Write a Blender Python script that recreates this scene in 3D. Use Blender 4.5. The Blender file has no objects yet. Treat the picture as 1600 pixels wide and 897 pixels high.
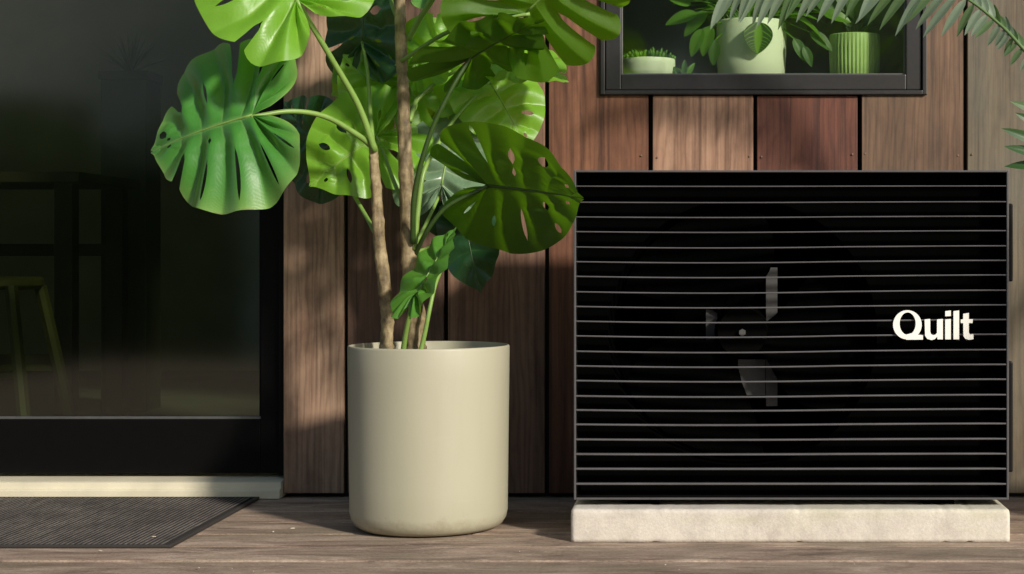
import bpy, bmesh, math, random
from mathutils import Vector, Matrix
R = math.radians
SC = bpy.context.scene
C = SC.collection

# ------------------------------------------------------------------ camera, sky, sun, exposure
F = 2670.0            # focal length in photo pixels (photo is 1600 wide)
CX, CY = 1100.0, 400.0  # optical axis in the photo (the photograph is a cropped frame)
CAMY, CAMZ = -4.386, 0.621
cam = bpy.data.cameras.new('camera'); camo = bpy.data.objects.new('camera', cam); C.objects.link(camo)
camo.location = (0, CAMY, CAMZ); camo.rotation_euler = (R(90), 0, 0)
cam.sensor_width = 36; cam.lens = 36 * F / 1600
cam.shift_x = -(CX - 800) / 1600; cam.shift_y = -(448.5 - CY) / 1600
cam.clip_start = 0.05; cam.clip_end = 2000
SC.camera = camo
SUN = Vector((0.92, -1.0, 0.68)).normalized()     # direction towards the sun
w = bpy.data.worlds.new('World'); SC.world = w; w.use_nodes = True
nt = w.node_tree; bg = nt.nodes['Background']
sky = nt.nodes.new('ShaderNodeTexSky'); sky.sky_type = 'NISHITA'; sky.sun_disc = False
sky.sun_elevation = math.asin(SUN.z); sky.sun_rotation = math.atan2(SUN.x, SUN.y)
nt.links.new(sky.outputs[0], bg.inputs[0]); bg.inputs[1].default_value = 0.115
sl = bpy.data.lights.new('sun', 'SUN'); sl.energy = 4.5; sl.angle = R(5.0); sl.color = (1.0, 0.93, 0.83)
so = bpy.data.objects.new('sun', sl); C.objects.link(so)
so.rotation_euler = (-SUN).to_track_quat('-Z', 'Y').to_euler(); so.location = SUN * 12
SC.view_settings.view_transform = 'Standard'; SC.view_settings.look = 'None'
SC.view_settings.exposure = 0.0; SC.view_settings.gamma = 1.0; SC.view_settings.use_curve_mapping = False
SC.cycles.max_bounces = 8; SC.cycles.transparent_max_bounces = 12

def P(px, py, d):
    """world point seen at a photo pixel, at distance d from the camera along its axis"""
    return Vector(((px - CX) / F * d, CAMY + d, CAMZ - (py - CY) / F * d))
def XA(px, d): return (px - CX) / F * d
def ZA(py, d): return CAMZ - (py - CY) / F * d

# ------------------------------------------------------------------ helpers
def tag(o, label=None, cat=None, group=None, kind=None):
    if label: o['label'] = label
    if cat: o['category'] = cat
    if group: o['group'] = group
    if kind: o['kind'] = kind
    return o
def empty(name, loc, label=None, cat=None, group=None, kind=None):
    o = bpy.data.objects.new(name, None); C.objects.link(o); o.location = loc; o.empty_display_size = 0.1
    return tag(o, label, cat, group, kind)
def root_loc(p):
    v = Vector((0, 0, 0))
    while p is not None: v += Vector(p.location); p = p.parent
    return v
def obj(name, bm, m, parent=None, smooth=False, mat=None):
    """one mesh object; verts given in world coordinates unless mat (a world matrix) is given"""
    if isinstance(bm, bpy.types.Mesh): me = bm
    else:
        me = bpy.data.meshes.new(name); bm.to_mesh(me); bm.free()
        if m: me.materials.append(m)
        if smooth:
            for p in me.polygons: p.use_smooth = True
    o = bpy.data.objects.new(name, me); C.objects.link(o)
    M = mat if mat is not None else None
    if M is None and not isinstance(bm, bpy.types.Mesh):
        # put the origin at the middle of the mesh
        n = max(1, len(me.vertices)); c = sum((v.co for v in me.vertices), Vector()) / n
        me.transform(Matrix.Translation(-c)); M = Matrix.Translation(c)
    if parent is not None:
        o.parent = parent; o.matrix_basis = parent_world(parent).inverted() @ M
    else: o.matrix_basis = M
    return o
def parent_world(p):
    M = p.matrix_basis.copy(); q = p.parent
    while q is not None: M = q.matrix_basis @ M; q = q.parent
    return M
def add_box(bm, x0, x1, y0, y1, z0, z1, bev=0.0):
    r = bmesh.ops.create_cube(bm, size=1.0); vs = r['verts']
    for v in vs:
        v.co = Vector(((x0 + x1) / 2 + v.co.x * (x1 - x0), (y0 + y1) / 2 + v.co.y * (y1 - y0), (z0 + z1) / 2 + v.co.z * (z1 - z0)))
    if bev:
        es = list({e for v in vs for e in v.link_edges})
        bmesh.ops.bevel(bm, geom=es, offset=bev, segments=2, affect='EDGES', profile=0.6)
def box(x0, x1, y0, y1, z0, z1, bev=0.0):
    bm = bmesh.new(); add_box(bm, x0, x1, y0, y1, z0, z1, bev); return bm
def add_lathe(bm, prof, c, seg=64):
    rings = []
    for r, z in prof:
        rings.append([bm.verts.new((c[0] + r * math.cos(2 * math.pi * i / seg), c[1] + r * math.sin(2 * math.pi * i / seg), c[2] + z)) for i in range(seg)])
    for a, b in zip(rings, rings[1:]):
        for i in range(seg):
            j = (i + 1) % seg
            bm.faces.new((a[i], a[j], b[j], b[i]))
    return rings
def lathe(prof, c, seg=64, cap0=True, cap1=False):
    bm = bmesh.new(); rg = add_lathe(bm, prof, c, seg)
    if cap0: bm.faces.new(rg[0][::-1])
    if cap1: bm.faces.new(rg[-1])
    bmesh.ops.recalc_face_normals(bm, faces=bm.faces); return bm
def catmull(pts, n):
    """pts: list of Vectors (any dimension as tuples); n samples per span"""
    q = [Vector(p) for p in pts]; q = [2 * q[0] - q[1]] + q + [2 * q[-1] - q[-2]]; out = []
    for i in range(1, len(q) - 2):
        for k in range(n):
            t = k / n; a, b, c, d = q[i - 1], q[i], q[i + 1], q[i + 2]
            out.append(0.5 * ((2 * b) + (c - a) * t + (2 * a - 5 * b + 4 * c - d) * t * t + (3 * b - a - 3 * c + d) * t ** 3))
    out.append(q[-2]); return out
def add_tube(bm, pts, rad, seg=8, caps=True, bump=None):
    """pts world points; rad list or function of fraction"""
    n = len(pts); rings = []; up = Vector((0, 0, 1))
    prev = None
    for i, p in enumerate(pts):
        t = (pts[min(i + 1, n - 1)] - pts[max(i - 1, 0)]).normalized()
        if prev is None:
            a = t.cross(Vector((0, 1, 0)) if abs(t.y) < 0.9 else Vector((1, 0, 0))).normalized()
        else:
            a = (prev - t * prev.dot(t)).normalized()
        prev = a; b = t.cross(a)
        r = rad(i / (n - 1)) if callable(rad) else rad[i]
        ring = []
        for k in range(seg):
            an = 2 * math.pi * k / seg; rr = r * (1 + (bump(i / (n - 1), k) if bump else 0))
            ring.append(bm.verts.new(p + a * (rr * math.cos(an)) + b * (rr * math.sin(an))))
        rings.append(ring)
    for a, b in zip(rings, rings[1:]):
        for k in range(seg):
            bm.faces.new((a[k], a[(k + 1) % seg], b[(k + 1) % seg], b[k]))
    if caps: bm.faces.new(rings[0][::-1]); bm.faces.new(rings[-1])
    return rings
def tube(pts, rad, seg=8, bump=None):
    bm = bmesh.new(); add_tube(bm, pts, rad, seg, True, bump)
    bmesh.ops.recalc_face_normals(bm, faces=bm.faces); return bm
def extrude_poly(bm, pts, y0, y1):
    """pts (x,z) outline extruded along y"""
    f = [bm.verts.new((x, y0, z)) for x, z in pts]; b = [bm.verts.new((x, y1, z)) for x, z in pts]
    ff = [bm.faces.new(f), bm.faces.new(b[::-1])]
    n = len(pts)
    for i in range(n): bm.faces.new((f[i], b[i], b[(i + 1) % n], f[(i + 1) % n]))
    for q_ in ff: q_.normal_update()
    bmesh.ops.triangulate(bm, faces=ff)
def smoothstep(a, b, x):
    t = max(0.0, min(1.0, (x - a) / (b - a))); return t * t * (3 - 2 * t)

# ------------------------------------------------------------------ materials
def new_mat(name):
    m = bpy.data.materials.new(name); m.use_nodes = True; n = m.node_tree
    return m, n, n.nodes['Principled BSDF'], n.nodes['Material Output']
def lk(n, a, b): n.links.new(a, b)
def noise(n, vec, scale, detail=4, rough=0.55, dist=0.0):
    t = n.nodes.new('ShaderNodeTexNoise'); t.inputs['Scale'].default_value = scale; t.inputs['Detail'].default_value = detail
    t.inputs['Roughness'].default_value = rough; t.inputs['Distortion'].default_value = dist
    if vec is not None: lk(n, vec, t.inputs['Vector'])
    return t
def coords(n, scale=(1, 1, 1), loc=(0, 0, 0), kind='Object'):
    tc = n.nodes.new('ShaderNodeTexCoord'); mp = n.nodes.new('ShaderNodeMapping')
    mp.inputs['Scale'].default_value = scale; mp.inputs['Location'].default_value = loc
    lk(n, tc.outputs[kind], mp.inputs['Vector']); return mp.outputs[0]
def ramp(n, fac, stops):
    r = n.nodes.new('ShaderNodeValToRGB'); e = r.color_ramp.elements
    while len(e) < len(stops): e.new(0.5)
    for k, (p, c) in enumerate(stops):
        e[k].position = p; e[k].color = (*c, 1) if len(c) == 3 else c
    lk(n, fac, r.inputs[0]); return r.outputs[0]
def mix(n, fac, a, b, mode='MIX'):
    x = n.nodes.new('ShaderNodeMix'); x.data_type = 'RGBA'; x.blend_type = mode
    for s, v in ((0, fac), (6, a), (7, b)):
        if isinstance(v, (int, float)): x.inputs[s].default_value = v
        elif isinstance(v, tuple): x.inputs[s].default_value = (*v, 1)
        else: lk(n, v, x.inputs[s])
    return x.outputs[2]
def math_n(n, op, a, b=None):
    x = n.nodes.new('ShaderNodeMath'); x.operation = op
    for s, v in ((0, a), (1, b)):
        if v is None: continue
        if isinstance(v, (int, float)): x.inputs[s].default_value = v
        else: lk(n, v, x.inputs[s])
    return x.outputs[0]
def bump(n, bs, h, strength=0.3, dist=0.002):
    b = n.nodes.new('ShaderNodeBump'); b.inputs['Strength'].default_value = strength; b.inputs['Distance'].default_value = dist
    lk(n, h, b.inputs['Height']); lk(n, b.outputs[0], bs.inputs['Normal'])
def simple(name, col, rough=0.6, var=0.08, nscale=30, metal=0.0, bstr=0.0, spec=None):
    m, n, bs, _ = new_mat(name)
    v = coords(n); t = noise(n, v, nscale, 5)
    c0 = tuple(max(0, c * (1 - var)) for c in col); c1 = tuple(min(1, c * (1 + var)) for c in col)
    lk(n, ramp(n, t.outputs[0], [(0.3, c0), (0.7, c1)]), bs.inputs['Base Color'])
    bs.inputs['Roughness'].default_value = rough; bs.inputs['Metallic'].default_value = metal
    if spec is not None: bs.inputs['Specular IOR Level'].default_value = spec
    if bstr: bump(n, bs, t.outputs[0], bstr)
    return m
def wood(name, dark, light, seed, axis='z', grey=0.0, rough=0.62):
    """sawn cedar: fine straight grain, broad growth bands, dark streaks"""
    m, n, bs, _ = new_mat(name)
    s = seed * 7.31
    if axis == 'z': a, b, c = (70, 70, 1.1), (13, 13, 0.55), (260, 260, 5)
    else: a, b, c = (1.6, 55, 55), (0.9, 11, 11), (9, 240, 240)
    v1 = coords(n, a, (s, s * 0.7, s * 1.3)); v2 = coords(n, b, (s * 1.1, s, s * 0.4)); v3 = coords(n, c, (s, -s, s))
    n1 = noise(n, v1, 1.0, 5, 0.6, 0.3); n2 = noise(n, v2, 1.0, 3, 0.5, 0.8); n3 = noise(n, v3, 1.0, 2, 0.5)
    base = ramp(n, n2.outputs[0], [(0.28, dark), (0.5, tuple((d + l) / 2 for d, l in zip(dark, light))), (0.72, light)])
    grain = ramp(n, n1.outputs[0], [(0.30, (0.40, 0.34, 0.31)), (0.47, (0.92, 0.90, 0.88)), (0.75, (1.18, 1.16, 1.13))])
    col = mix(n, 0.9, base, grain, 'MULTIPLY')
    wv = n.nodes.new('ShaderNodeTexWave'); wv.wave_type = 'BANDS'; wv.bands_direction = 'X' if axis == 'z' else 'Y'
    wv.inputs['Scale'].default_value = 17.0; wv.inputs['Distortion'].default_value = 22.0; wv.inputs['Detail'].default_value = 3.0
    wv.inputs['Detail Scale'].default_value = 0.55; wv.inputs['Detail Roughness'].default_value = 0.55
    lk(n, coords(n, (1, 1, .16) if axis == 'z' else (.16, 1, 1), (s * .37, s, s * .61)), wv.inputs['Vector'])
    col = mix(n, 0.48, col, ramp(n, wv.outputs[0], [(0.0, (0.56, 0.48, 0.44)), (0.35, (0.93, 0.91, 0.9)), (1.0, (1.1, 1.09, 1.08))]), 'MULTIPLY')
    nb = noise(n, coords(n, (9, 9, 4.2), (s, s * 2, -s)), 1, 6, .7)
    col = mix(n, 0.9, col, ramp(n, nb.outputs[0], [(0.30, (0.55, 0.50, 0.48)), (0.52, (1, 1, 1)), (0.72, (1.22, 1.2, 1.2))]), 'MULTIPLY')
    vk = n.nodes.new('ShaderNodeTexVoronoi'); vk.inputs['Scale'].default_value = 1.0; lk(n, coords(n, (4.2, 0.01, 1.7), (s * .71, 0, s * .33)), vk.inputs['Vector'])
    col = mix(n, math_n(n, 'MULTIPLY', ramp(n, vk.outputs['Distance'], [(0.0, (1, 1, 1)), (0.05, (.8, .8, .8)), (0.085, (0, 0, 0))]), .75), col, tuple(c_ * .32 for c_ in dark))
    fine = ramp(n, n3.outputs[0], [(0.3, (0.78, 0.76, 0.74)), (0.7, (1.08, 1.08, 1.08))])
    col = mix(n, 0.6, col, fine, 'MULTIPLY')
    if grey:
        v4 = coords(n, (5, 5, 1.5), (s, 0, s)); n4 = noise(n, v4, 1.0, 6, 0.65)
        col = mix(n, math_n(n, 'MULTIPLY', ramp(n, n4.outputs[0], [(0.35, (0, 0, 0)), (0.7, (1, 1, 1))]), grey), col, (0.20, 0.195, 0.15))
    lk(n, col, bs.inputs['Base Color']); bs.inputs['Roughness'].default_value = rough
    h = math_n(n, 'ADD', n1.outputs[0], math_n(n, 'MULTIPLY', n3.outputs[0], 0.5))
    bump(n, bs, h, 0.35, 0.0015)
    return m
def glass_mat(name, tint=(0.9, 0.95, 0.88), boost=1.0, rough=0.11):
    """thin window pane: mirror reflection by Fresnel, the rest passes through"""
    m, n, bs, out = new_mat(name); n.nodes.remove(bs)
    lw = n.nodes.new('ShaderNodeLayerWeight'); lw.inputs[0].default_value = 0.5
    f2 = math_n(n, 'ADD', math_n(n, 'MULTIPLY', math_n(n, 'POWER', lw.outputs['Facing'], 5.0), 0.9), 0.045 * boost)
    f2.node.use_clamp = True
    tr = n.nodes.new('ShaderNodeBsdfTransparent'); tr.inputs[0].default_value = (*tint, 1)
    gl = n.nodes.new('ShaderNodeBsdfGlossy'); gl.inputs['Roughness'].default_value = rough
    ms = n.nodes.new('ShaderNodeMixShader'); lk(n, f2, ms.inputs[0]); lk(n, tr.outputs[0], ms.inputs[1]); lk(n, gl.outputs[0], ms.inputs[2])
    lk(n, ms.outputs[0], out.inputs['Surface']); return m
def leaf_mat(name, top, under, vein, rough=0.34, trans=0.35, tcol=(0.25, 0.5, 0.03), attr='vein', coat=0.0, edge=None, spec=0.5):
    m, n, bs, out = new_mat(name)
    at = n.nodes.new('ShaderNodeAttribute'); at.attribute_name = attr
    sep = n.nodes.new('ShaderNodeSeparateColor'); lk(n, at.outputs['Color'], sep.inputs[0])
    geo = n.nodes.new('ShaderNodeNewGeometry')
    v = coords(n); t = noise(n, v, 14, 5, 0.6); t2 = noise(n, v, 90, 3)
    a = mix(n, t.outputs[0], tuple(c * 0.72 for c in top), tuple(c * 1.28 for c in top))
    if edge: a = mix(n, math_n(n, 'MULTIPLY', sep.outputs[1], 0.75), a, edge)
    b = mix(n, t.outputs[0], tuple(c * 0.8 for c in under), tuple(c * 1.2 for c in under))
    col = mix(n, geo.outputs['Backfacing'], a, b)
    col = mix(n, math_n(n, 'MULTIPLY', sep.outputs[0], 0.65), col, vein)
    lk(n, col, bs.inputs['Base Color']); bs.inputs['Roughness'].default_value = rough
    bs.inputs['Specular IOR Level'].default_value = spec
    if coat: bs.inputs['Coat Weight'].default_value = coat; bs.inputs['Coat Roughness'].default_value = 0.2
    # fine side veins running off each lateral vein
    tt = math_n(n, 'POWER', sep.outputs[1], .3333); ff = math_n(n, 'ABSOLUTE', math_n(n, 'SUBTRACT', sep.outputs[2], .5))
    wob = math_n(n, 'MULTIPLY', t.outputs[0], 24.0)
    st = math_n(n, 'SINE', math_n(n, 'ADD', math_n(n, 'SUBTRACT', math_n(n, 'MULTIPLY', tt, 95.0), math_n(n, 'MULTIPLY', ff, 34.0)), wob))
    if attr == 'vein':
        sp_ = noise(n, v, 55, 4, .6); ed = math_n(n, 'MULTIPLY', ramp(n, sep.outputs[1], [(.90, (0, 0, 0)), (.985, (1, 1, 1))]), ramp(n, noise(n, v, 30, 3).outputs[0], [(.52, (0, 0, 0)), (.62, (1, 1, 1))]))
        col = mix(n, math_n(n, 'MULTIPLY', ramp(n, sp_.outputs[0], [(.66, (0, 0, 0)), (.72, (1, 1, 1))]), .22), col, (.30, .34, .08))
        col = mix(n, math_n(n, 'MULTIPLY', ed, .6), col, (.24, .19, .06))
        col = mix(n, 1.0, col, ramp(n, math_n(n, 'ADD', math_n(n, 'MULTIPLY', st, .5), .5), [(0.0, (.965, .97, .95)), (.6, (1, 1, 1)), (1.0, (1.03, 1.03, 1.02))]), 'MULTIPLY'); lk(n, col, bs.inputs['Base Color'])
        bump(n, bs, math_n(n, 'ADD', math_n(n, 'MULTIPLY', st, .12), t2.outputs[0]), 0.28, 0.0012)
        lk(n, ramp(n, t.outputs[0], [(.3, (rough * .8,) * 3), (.7, (min(1, rough * 1.35),) * 3)]), bs.inputs['Roughness'])
    else: bump(n, bs, t2.outputs[0], 0.12, 0.001)
    tr = n.nodes.new('ShaderNodeBsdfTranslucent')
    tc2 = mix(n, math_n(n, 'MULTIPLY', sep.outputs[0], 0.5), tcol, tuple(c * 0.35 for c in tcol)); lk(n, tc2, tr.inputs[0])
    ms = n.nodes.new('ShaderNodeMixShader'); ms.inputs[0].default_value = trans
    lk(n, bs.outputs[0], ms.inputs[1]); lk(n, tr.outputs[0], ms.inputs[2]); lk(n, ms.outputs[0], out.inputs['Surface'])
    return m

M = {}
M['black_frame'] = simple('black_frame', (0.0032, 0.003, 0.003), 0.5, 0.15, 60, spec=0.1)
M['window_frame'] = simple('window_frame', (0.020, 0.0185, 0.0185), 0.42, 0.12, 60)
M['sheath'] = simple('sheathing', (0.012, 0.011, 0.01), 0.9, 0.2)
M['glass'] = glass_mat('pane_glass', (0.72, 0.78, 0.62), 2.0, 0.075)
M['wglass'] = glass_mat('window_pane_glass', (0.93, 0.97, 0.9), 2.6, 0.075)
M['bead'] = simple('glazing_bead', (0.16, 0.16, 0.15), 0.35, 0.1, 60, 0.6)
M['sill'] = simple('painted_sill', (0.62, 0.57, 0.42), 0.5, 0.10, 9)
M['room'] = simple('room_wall', (0.30, 0.305, 0.24), 0.85, 0.15, 3)
M['room_floor'] = simple('room_floor', (0.10, 0.10, 0.08), 0.5, 0.2, 4)
M['dark_wood'] = simple('dark_wood', (0.025, 0.02, 0.016), 0.55, 0.2, 20)
M['yellow_wood'] = simple('olive_wood', (0.04, 0.036, 0.012), 0.55, 0.15, 20)

# ================================================================== SETTING
# ground to the horizon
m, n, bs, _ = new_mat('lawn_soil')
v = coords(n, (1, 1, 1)); a = noise(n, v, 1.2, 6); b = noise(n, v, 40, 3)
lk(n, mix(n, 0.5, ramp(n, a.outputs[0], [(0.3, (0.05, 0.07, 0.025)), (0.7, (0.10, 0.10, 0.05))]), ramp(n, b.outputs[0], [(0.3, (0.03, 0.05, 0.015)), (0.7, (0.12, 0.13, 0.06))])), bs.inputs['Base Color'])
bs.inputs['Roughness'].default_value = 0.95
bm = bmesh.new(); bmesh.ops.create_grid(bm, x_segments=8, y_segments=8, size=400)
for vv in bm.verts: vv.co.z = -0.28
tag(obj('ground', bm, m), kind='structure')

# deck: boards running along the wall
def deck_mat(seed):
    m, n, bs, _ = new_mat('weathered_deck')
    s = seed * 3.77
    v1 = coords(n, (3.4, 11, 11), (s, s, 0)); v2 = coords(n, (5, 60, 60), (s, -s, 0)); v3 = coords(n, (14, 30, 30), (0, s, s)); v4 = coords(n, (2.4, 6, 6), (s * 2, s, s))
    a = noise(n, v1, 1, 7, 0.7, 0.9); b = noise(n, v2, 1, 4, 0.6); c = noise(n, v3, 1, 6, 0.72, .5); d = noise(n, v4, 1, 5, 0.65, .6)
    col = ramp(n, a.outputs[0], [(0.32, (0.105, 0.073, 0.053)), (0.44, (0.255, 0.182, 0.135)), (0.55, (0.37, 0.274, 0.205)), (0.68, (0.54, 0.42, 0.325))])
    col = mix(n, math_n(n, 'MULTIPLY', ramp(n, d.outputs[0], [(0.45, (0, 0, 0)), (0.62, (1, 1, 1))]), 0.6), col, (0.20, 0.165, 0.108))
    col = mix(n, 0.45, col, ramp(n, b.outputs[0], [(0.3, (0.62, 0.6, 0.58)), (0.65, (1.08, 1.07, 1.06))]), 'MULTIPLY')
    col = mix(n, math_n(n, 'MULTIPLY', ramp(n, c.outputs[0], [(0.60, (0, 0, 0)), (0.70, (1, 1, 1))]), 0.5), col, (0.56, 0.45, 0.36))
    cr = noise(n, coords(n, (7, 150, 150), (s, s, s)), 1, 4, .65, .4); gr = noise(n, coords(n, (130, 190, 190), (s, 0, 0)), 1, 4, .75)
    col = mix(n, 1.0, col, ramp(n, cr.outputs[0], [(.30, (.30, .27, .25)), (.40, (.95, .95, .95)), (.7, (1.08, 1.08, 1.08))]), 'MULTIPLY')
    col = mix(n, .9, col, ramp(n, gr.outputs[0], [(.28, (.55, .53, .5)), (.5, (1, 1, 1)), (.74, (1.35, 1.33, 1.3))]), 'MULTIPLY')
    lk(n, col, bs.inputs['Base Color']); bs.inputs['Roughness'].default_value = 0.8
    bump(n, bs, math_n(n, 'ADD', math_n(n, 'MULTIPLY', b.outputs[0], .5), c.outputs[0]), 0.6, 0.003)
    return m
dms = [deck_mat(k) for k in range(4)]
deck = empty('deck', (0, -2.6, 0), kind='structure')
rng = random.Random(5)
y1 = 3.976 + 0.166 * 2 + CAMY      # a seam position
y1 += 0.166
k = 0
while y1 > -5.6:
    y0 = y1 - 0.166
    top = min(y1, 0.10)
    if top - y0 > 0.03:
        dz = rng.uniform(-0.0015, 0.0015)
        bmk = box(-3.6, 3.0, y0 + 0.0028, top - 0.0028, -0.032 + dz, dz, 0.0035)
        obj('plank', bmk, dms[k % 4], deck)
    y1 = y0; k += 1
obj('joist_frame', box(-3.58, 2.98, -5.58, 0.05, -0.2, -0.04), M['sheath'], deck)

# ================================================================== HOUSE WALL
wall = empty('cedar_wall', (0, 0.0, 0), 'house wall of wide vertical brown cedar planks behind the plant and appliance', 'wall')
DW = 4.386
gaps = [(537, 543), (693, 700), (851, 858), (1013, 1020), (1177, 1183), (1340, 1347), (1505, 1512), (1668, 1674), (1832, 1838), (2000, 2006)]
edges = [443] + [x for g in gaps for x in g]
spans = [(edges[i], edges[i + 1]) for i in range(0, len(edges) - 1, 2)]
tones = [((0.29, 0.180, 0.120), (0.47, 0.32, 0.215), 0), ((0.105, 0.058, 0.038), (0.20, 0.118, 0.080), 0), ((0.165, 0.088, 0.058), (0.28, 0.165, 0.11), 0),
         ((0.125, 0.046, 0.022), (0.285, 0.128, 0.068), 0), ((0.29, 0.160, 0.10), (0.44, 0.27, 0.18), 0), ((0.110, 0.033, 0.018), (0.25, 0.092, 0.052), 0),
         ((0.105, 0.057, 0.030), (0.205, 0.118, 0.066), 0.12), ((0.10, 0.070, 0.036), (0.165, 0.125, 0.072), 0.5), ((0.22, 0.13, 0.09), (0.33, 0.22, 0.15), 0), ((0.2, 0.11, 0.08), (0.33, 0.2, 0.14), 0)]  # first two tones here are darkened to include the palm's shade
ZT = 2.75; ZB = 0.012
wx0, wx1, wz0, wz1 = XA(938, DW), XA(1448, DW), ZA(149, DW), 2.05
nail_m = simple('nail', (0.20, 0.14, 0.10), 0.6, 0.2, 50, 0.3)
for i, (a, b) in enumerate(spans):
    x0, x1 = XA(a, DW), XA(b, DW); dy = [0, .002, -.001, .001, 0, .0015, -.001, .001, 0, 0][i]
    d_, l_, g_ = tones[i]
    wm = wood('cedar_%d' % i, d_, l_, i + 1, 'z', g_)
    bm = bmesh.new()
    if x1 <= wx0 or x0 >= wx1: add_box(bm, x0, x1, dy, 0.026, ZB, ZT, 0.0018)
    else:
        xa, xb = x0, x1
        pts = None
        if x0 < wx0: pts = [(x0, ZB), (x1, ZB), (x1, wz0), (wx0, wz0), (wx0, wz1), (x1, wz1), (x1, ZT), (x0, ZT)]
        elif x1 > wx1: pts = [(x0, ZB), (x1, ZB), (x1, ZT), (x0, ZT), (x0, wz1), (wx1, wz1), (wx1, wz0), (x0, wz0)]
        if pts:
            extrude_poly(bm, pts, dy, 0.026)
            bmesh.ops.recalc_face_normals(bm, faces=bm.faces)
        else:
            add_box(bm, x0, x1, dy, 0.026, ZB, wz0 - 0.001, 0.0018)
            obj('plank', box(x0, x1, dy, 0.026, wz1 + 0.001, ZT, 0.0018), wm, wall)
    obj('plank', bm, wm, wall)
# planks left of the door and above it
for (xa, xb) in ((-2.50, -2.245), (-2.77, -2.51), (-3.04, -2.78), (-3.3, -3.05)):
    obj('plank', box(xa, xb, 0, 0.026, ZB, ZT, 0.0018), bpy.data.materials['cedar_%d' % (int(-xa * 10) % 5)], wall)
for xa in (-2.235, -1.971, -1.707, -1.443):
    obj('plank', box(xa, xa + 0.256, 0, 0.026, 2.16, ZT, 0.0018), bpy.data.materials['cedar_%d' % (int(-xa * 10) % 5)], wall)
obj('plank', box(-1.179, -1.083, 0, 0.026, 2.16, ZT, 0.0018), bpy.data.materials['cedar_1'], wall)
# nails in the boards beneath the window
for (px, py) in ((1332, 241), (1352, 240), (1497, 243), (1519, 241), (1002, 243), (1171, 244), (1190, 245), (1027, 246)):
    p = P(px, py, DW)
    bm = bmesh.new(); rr = bmesh.ops.create_cone(bm, cap_ends=True, segments=10, radius1=0.0028, radius2=0.0022, depth=0.003, matrix=Matrix.Translation((p.x, -0.0015, p.z)) @ Matrix.Rotation(R(90), 4, 'X'))
    obj('nail', bm, nail_m, wall)
# dark sheathing behind the planks, open at the window and the door
bm = bmesh.new()
add_box(bm, -1.07, wx0 - 0.0, 0.03, 0.11, -0.2, ZT - 0.01); add_box(bm, wx1, 2.6, 0.03, 0.11, -0.2, ZT - 0.01)
add_box(bm, wx0, wx1, 0.03, 0.11, -0.2, wz0 - 0.002); add_box(bm, wx0, wx1, 0.03, 0.11, wz1, ZT - 0.01)
add_box(bm, -3.3, -2.24, 0.03, 0.11, -0.2, ZT - 0.01); add_box(bm, -2.24, -1.07, 0.03, 0.11, 2.17, ZT - 0.01)
obj('sheathing', bm, M['sheath'], wall)

# ------------------------------------------------------------------ window
win = empty('window', ((wx0 + wx1) / 2, 0, wz0), 'black framed window with three potted plants behind its pane', 'window')
def ring(x0, x1, z0, z1, t, y0, y1, name, m, parent, bev=0.002):
    bm = bmesh.new()
    add_box(bm, x0, x0 + t, y0, y1, z0, z1, bev); add_box(bm, x1 - t, x1, y0, y1, z0, z1, bev)
    add_box(bm, x0 + t - .0005, x1 - t + .0005, y0 + .0004, y1 - .0004, z0, z0 + t, bev); add_box(bm, x0 + t - .0005, x1 - t + .0005, y0 + .0004, y1 - .0004, z1 - t, z1, bev)
    return obj(name, bm, m, parent)
ring(wx0 + .001, wx1 - .001, wz0 + .001, wz1 - .001, 0.011, -0.012, 0.10, 'casing', M['window_frame'], win)
ring(wx0 + .0135, wx1 - .0135, wz0 + .0135, wz1 - .0135, 0.040, -0.004, 0.060, 'sash', M['window_frame'], win, 0.003)
gx0, gx1, gz0, gz1 = wx0 + .053, wx1 - .053, wz0 + .053, wz1 - .053
ring(gx0, gx1, gz0, gz1, 0.004, 0.006, 0.03, 'glazing_bead', M['bead'], win, 0.0008)
obj('pane', box(gx0 + .002, gx1 - .002, 0.016, 0.018, gz0 + .002, gz1 - .002), M['wglass'], win)
obj('sill', box(wx0 + .012, wx1 - .012, 0.065, 0.36, gz0 - .04, gz0 + .004, 0.002), M['window_frame'], win)

# ------------------------------------------------------------------ glass door
DD = DW + 0.035
dx1, dx0 = -1.0815, -2.24
door = empty('glass_door', ((dx0 + dx1) / 2, 0.03, 0.05), 'black framed glass door with a dim room showing through it', 'door')
rx = XA(408, DD); zt = ZA(651, DD)
obj('stile', box(rx, -1.096, 0.030, 0.075, 0.060, 2.10, 0.002), M['black_frame'], door)
obj('jamb', box(-1.0945, dx1, 0.012, 0.11, 0.055, 2.15, 0.0015), M['black_frame'], door)
obj('stile', box(dx0 + 0.015, dx0 + .10, 0.030, 0.075, 0.060, 2.10, 0.002), M['black_frame'], door)
obj('jamb', box(dx0, dx0 + 0.0135, 0.012, 0.11, 0.055, 2.15, 0.0015), M['black_frame'], door)
obj('bottom_rail', box(dx0 + .1005, rx - .0005, 0.0305, 0.0745, 0.060, zt - .007, 0.002), M['black_frame'], door)
obj('top_rail', box(dx0 + .1005, rx - .0005, 0.0305, 0.0745, 2.0, 2.10, 0.002), M['black_frame'], door)
obj('head', box(dx0 + .014, -1.095, 0.013, 0.11, 2.105, 2.15, 0.002), M['black_frame'], door)
obj('glazing_bead', box(dx0 + .1, rx - .0005, 0.036, 0.05, zt - .0065, zt, 0.001), M['bead'], door)
obj('glazing_bead', box(rx - .005, rx - .0002, 0.036, 0.05, zt + .0005, 2.0, 0.001), M['black_frame'], door)
obj('pane', box(dx0 + .101, rx - .001, 0.050, 0.056, zt - .004, 1.999), M['glass'], door)
bm = bmesh.new()
pr = [(-0.036, 0.003), (-0.036, 0.022), (-0.030, 0.026), (-0.024, 0.027), (-0.022, 0.042), (-0.016, 0.044), (0.10, 0.054), (0.10, 0.003)]
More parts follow.
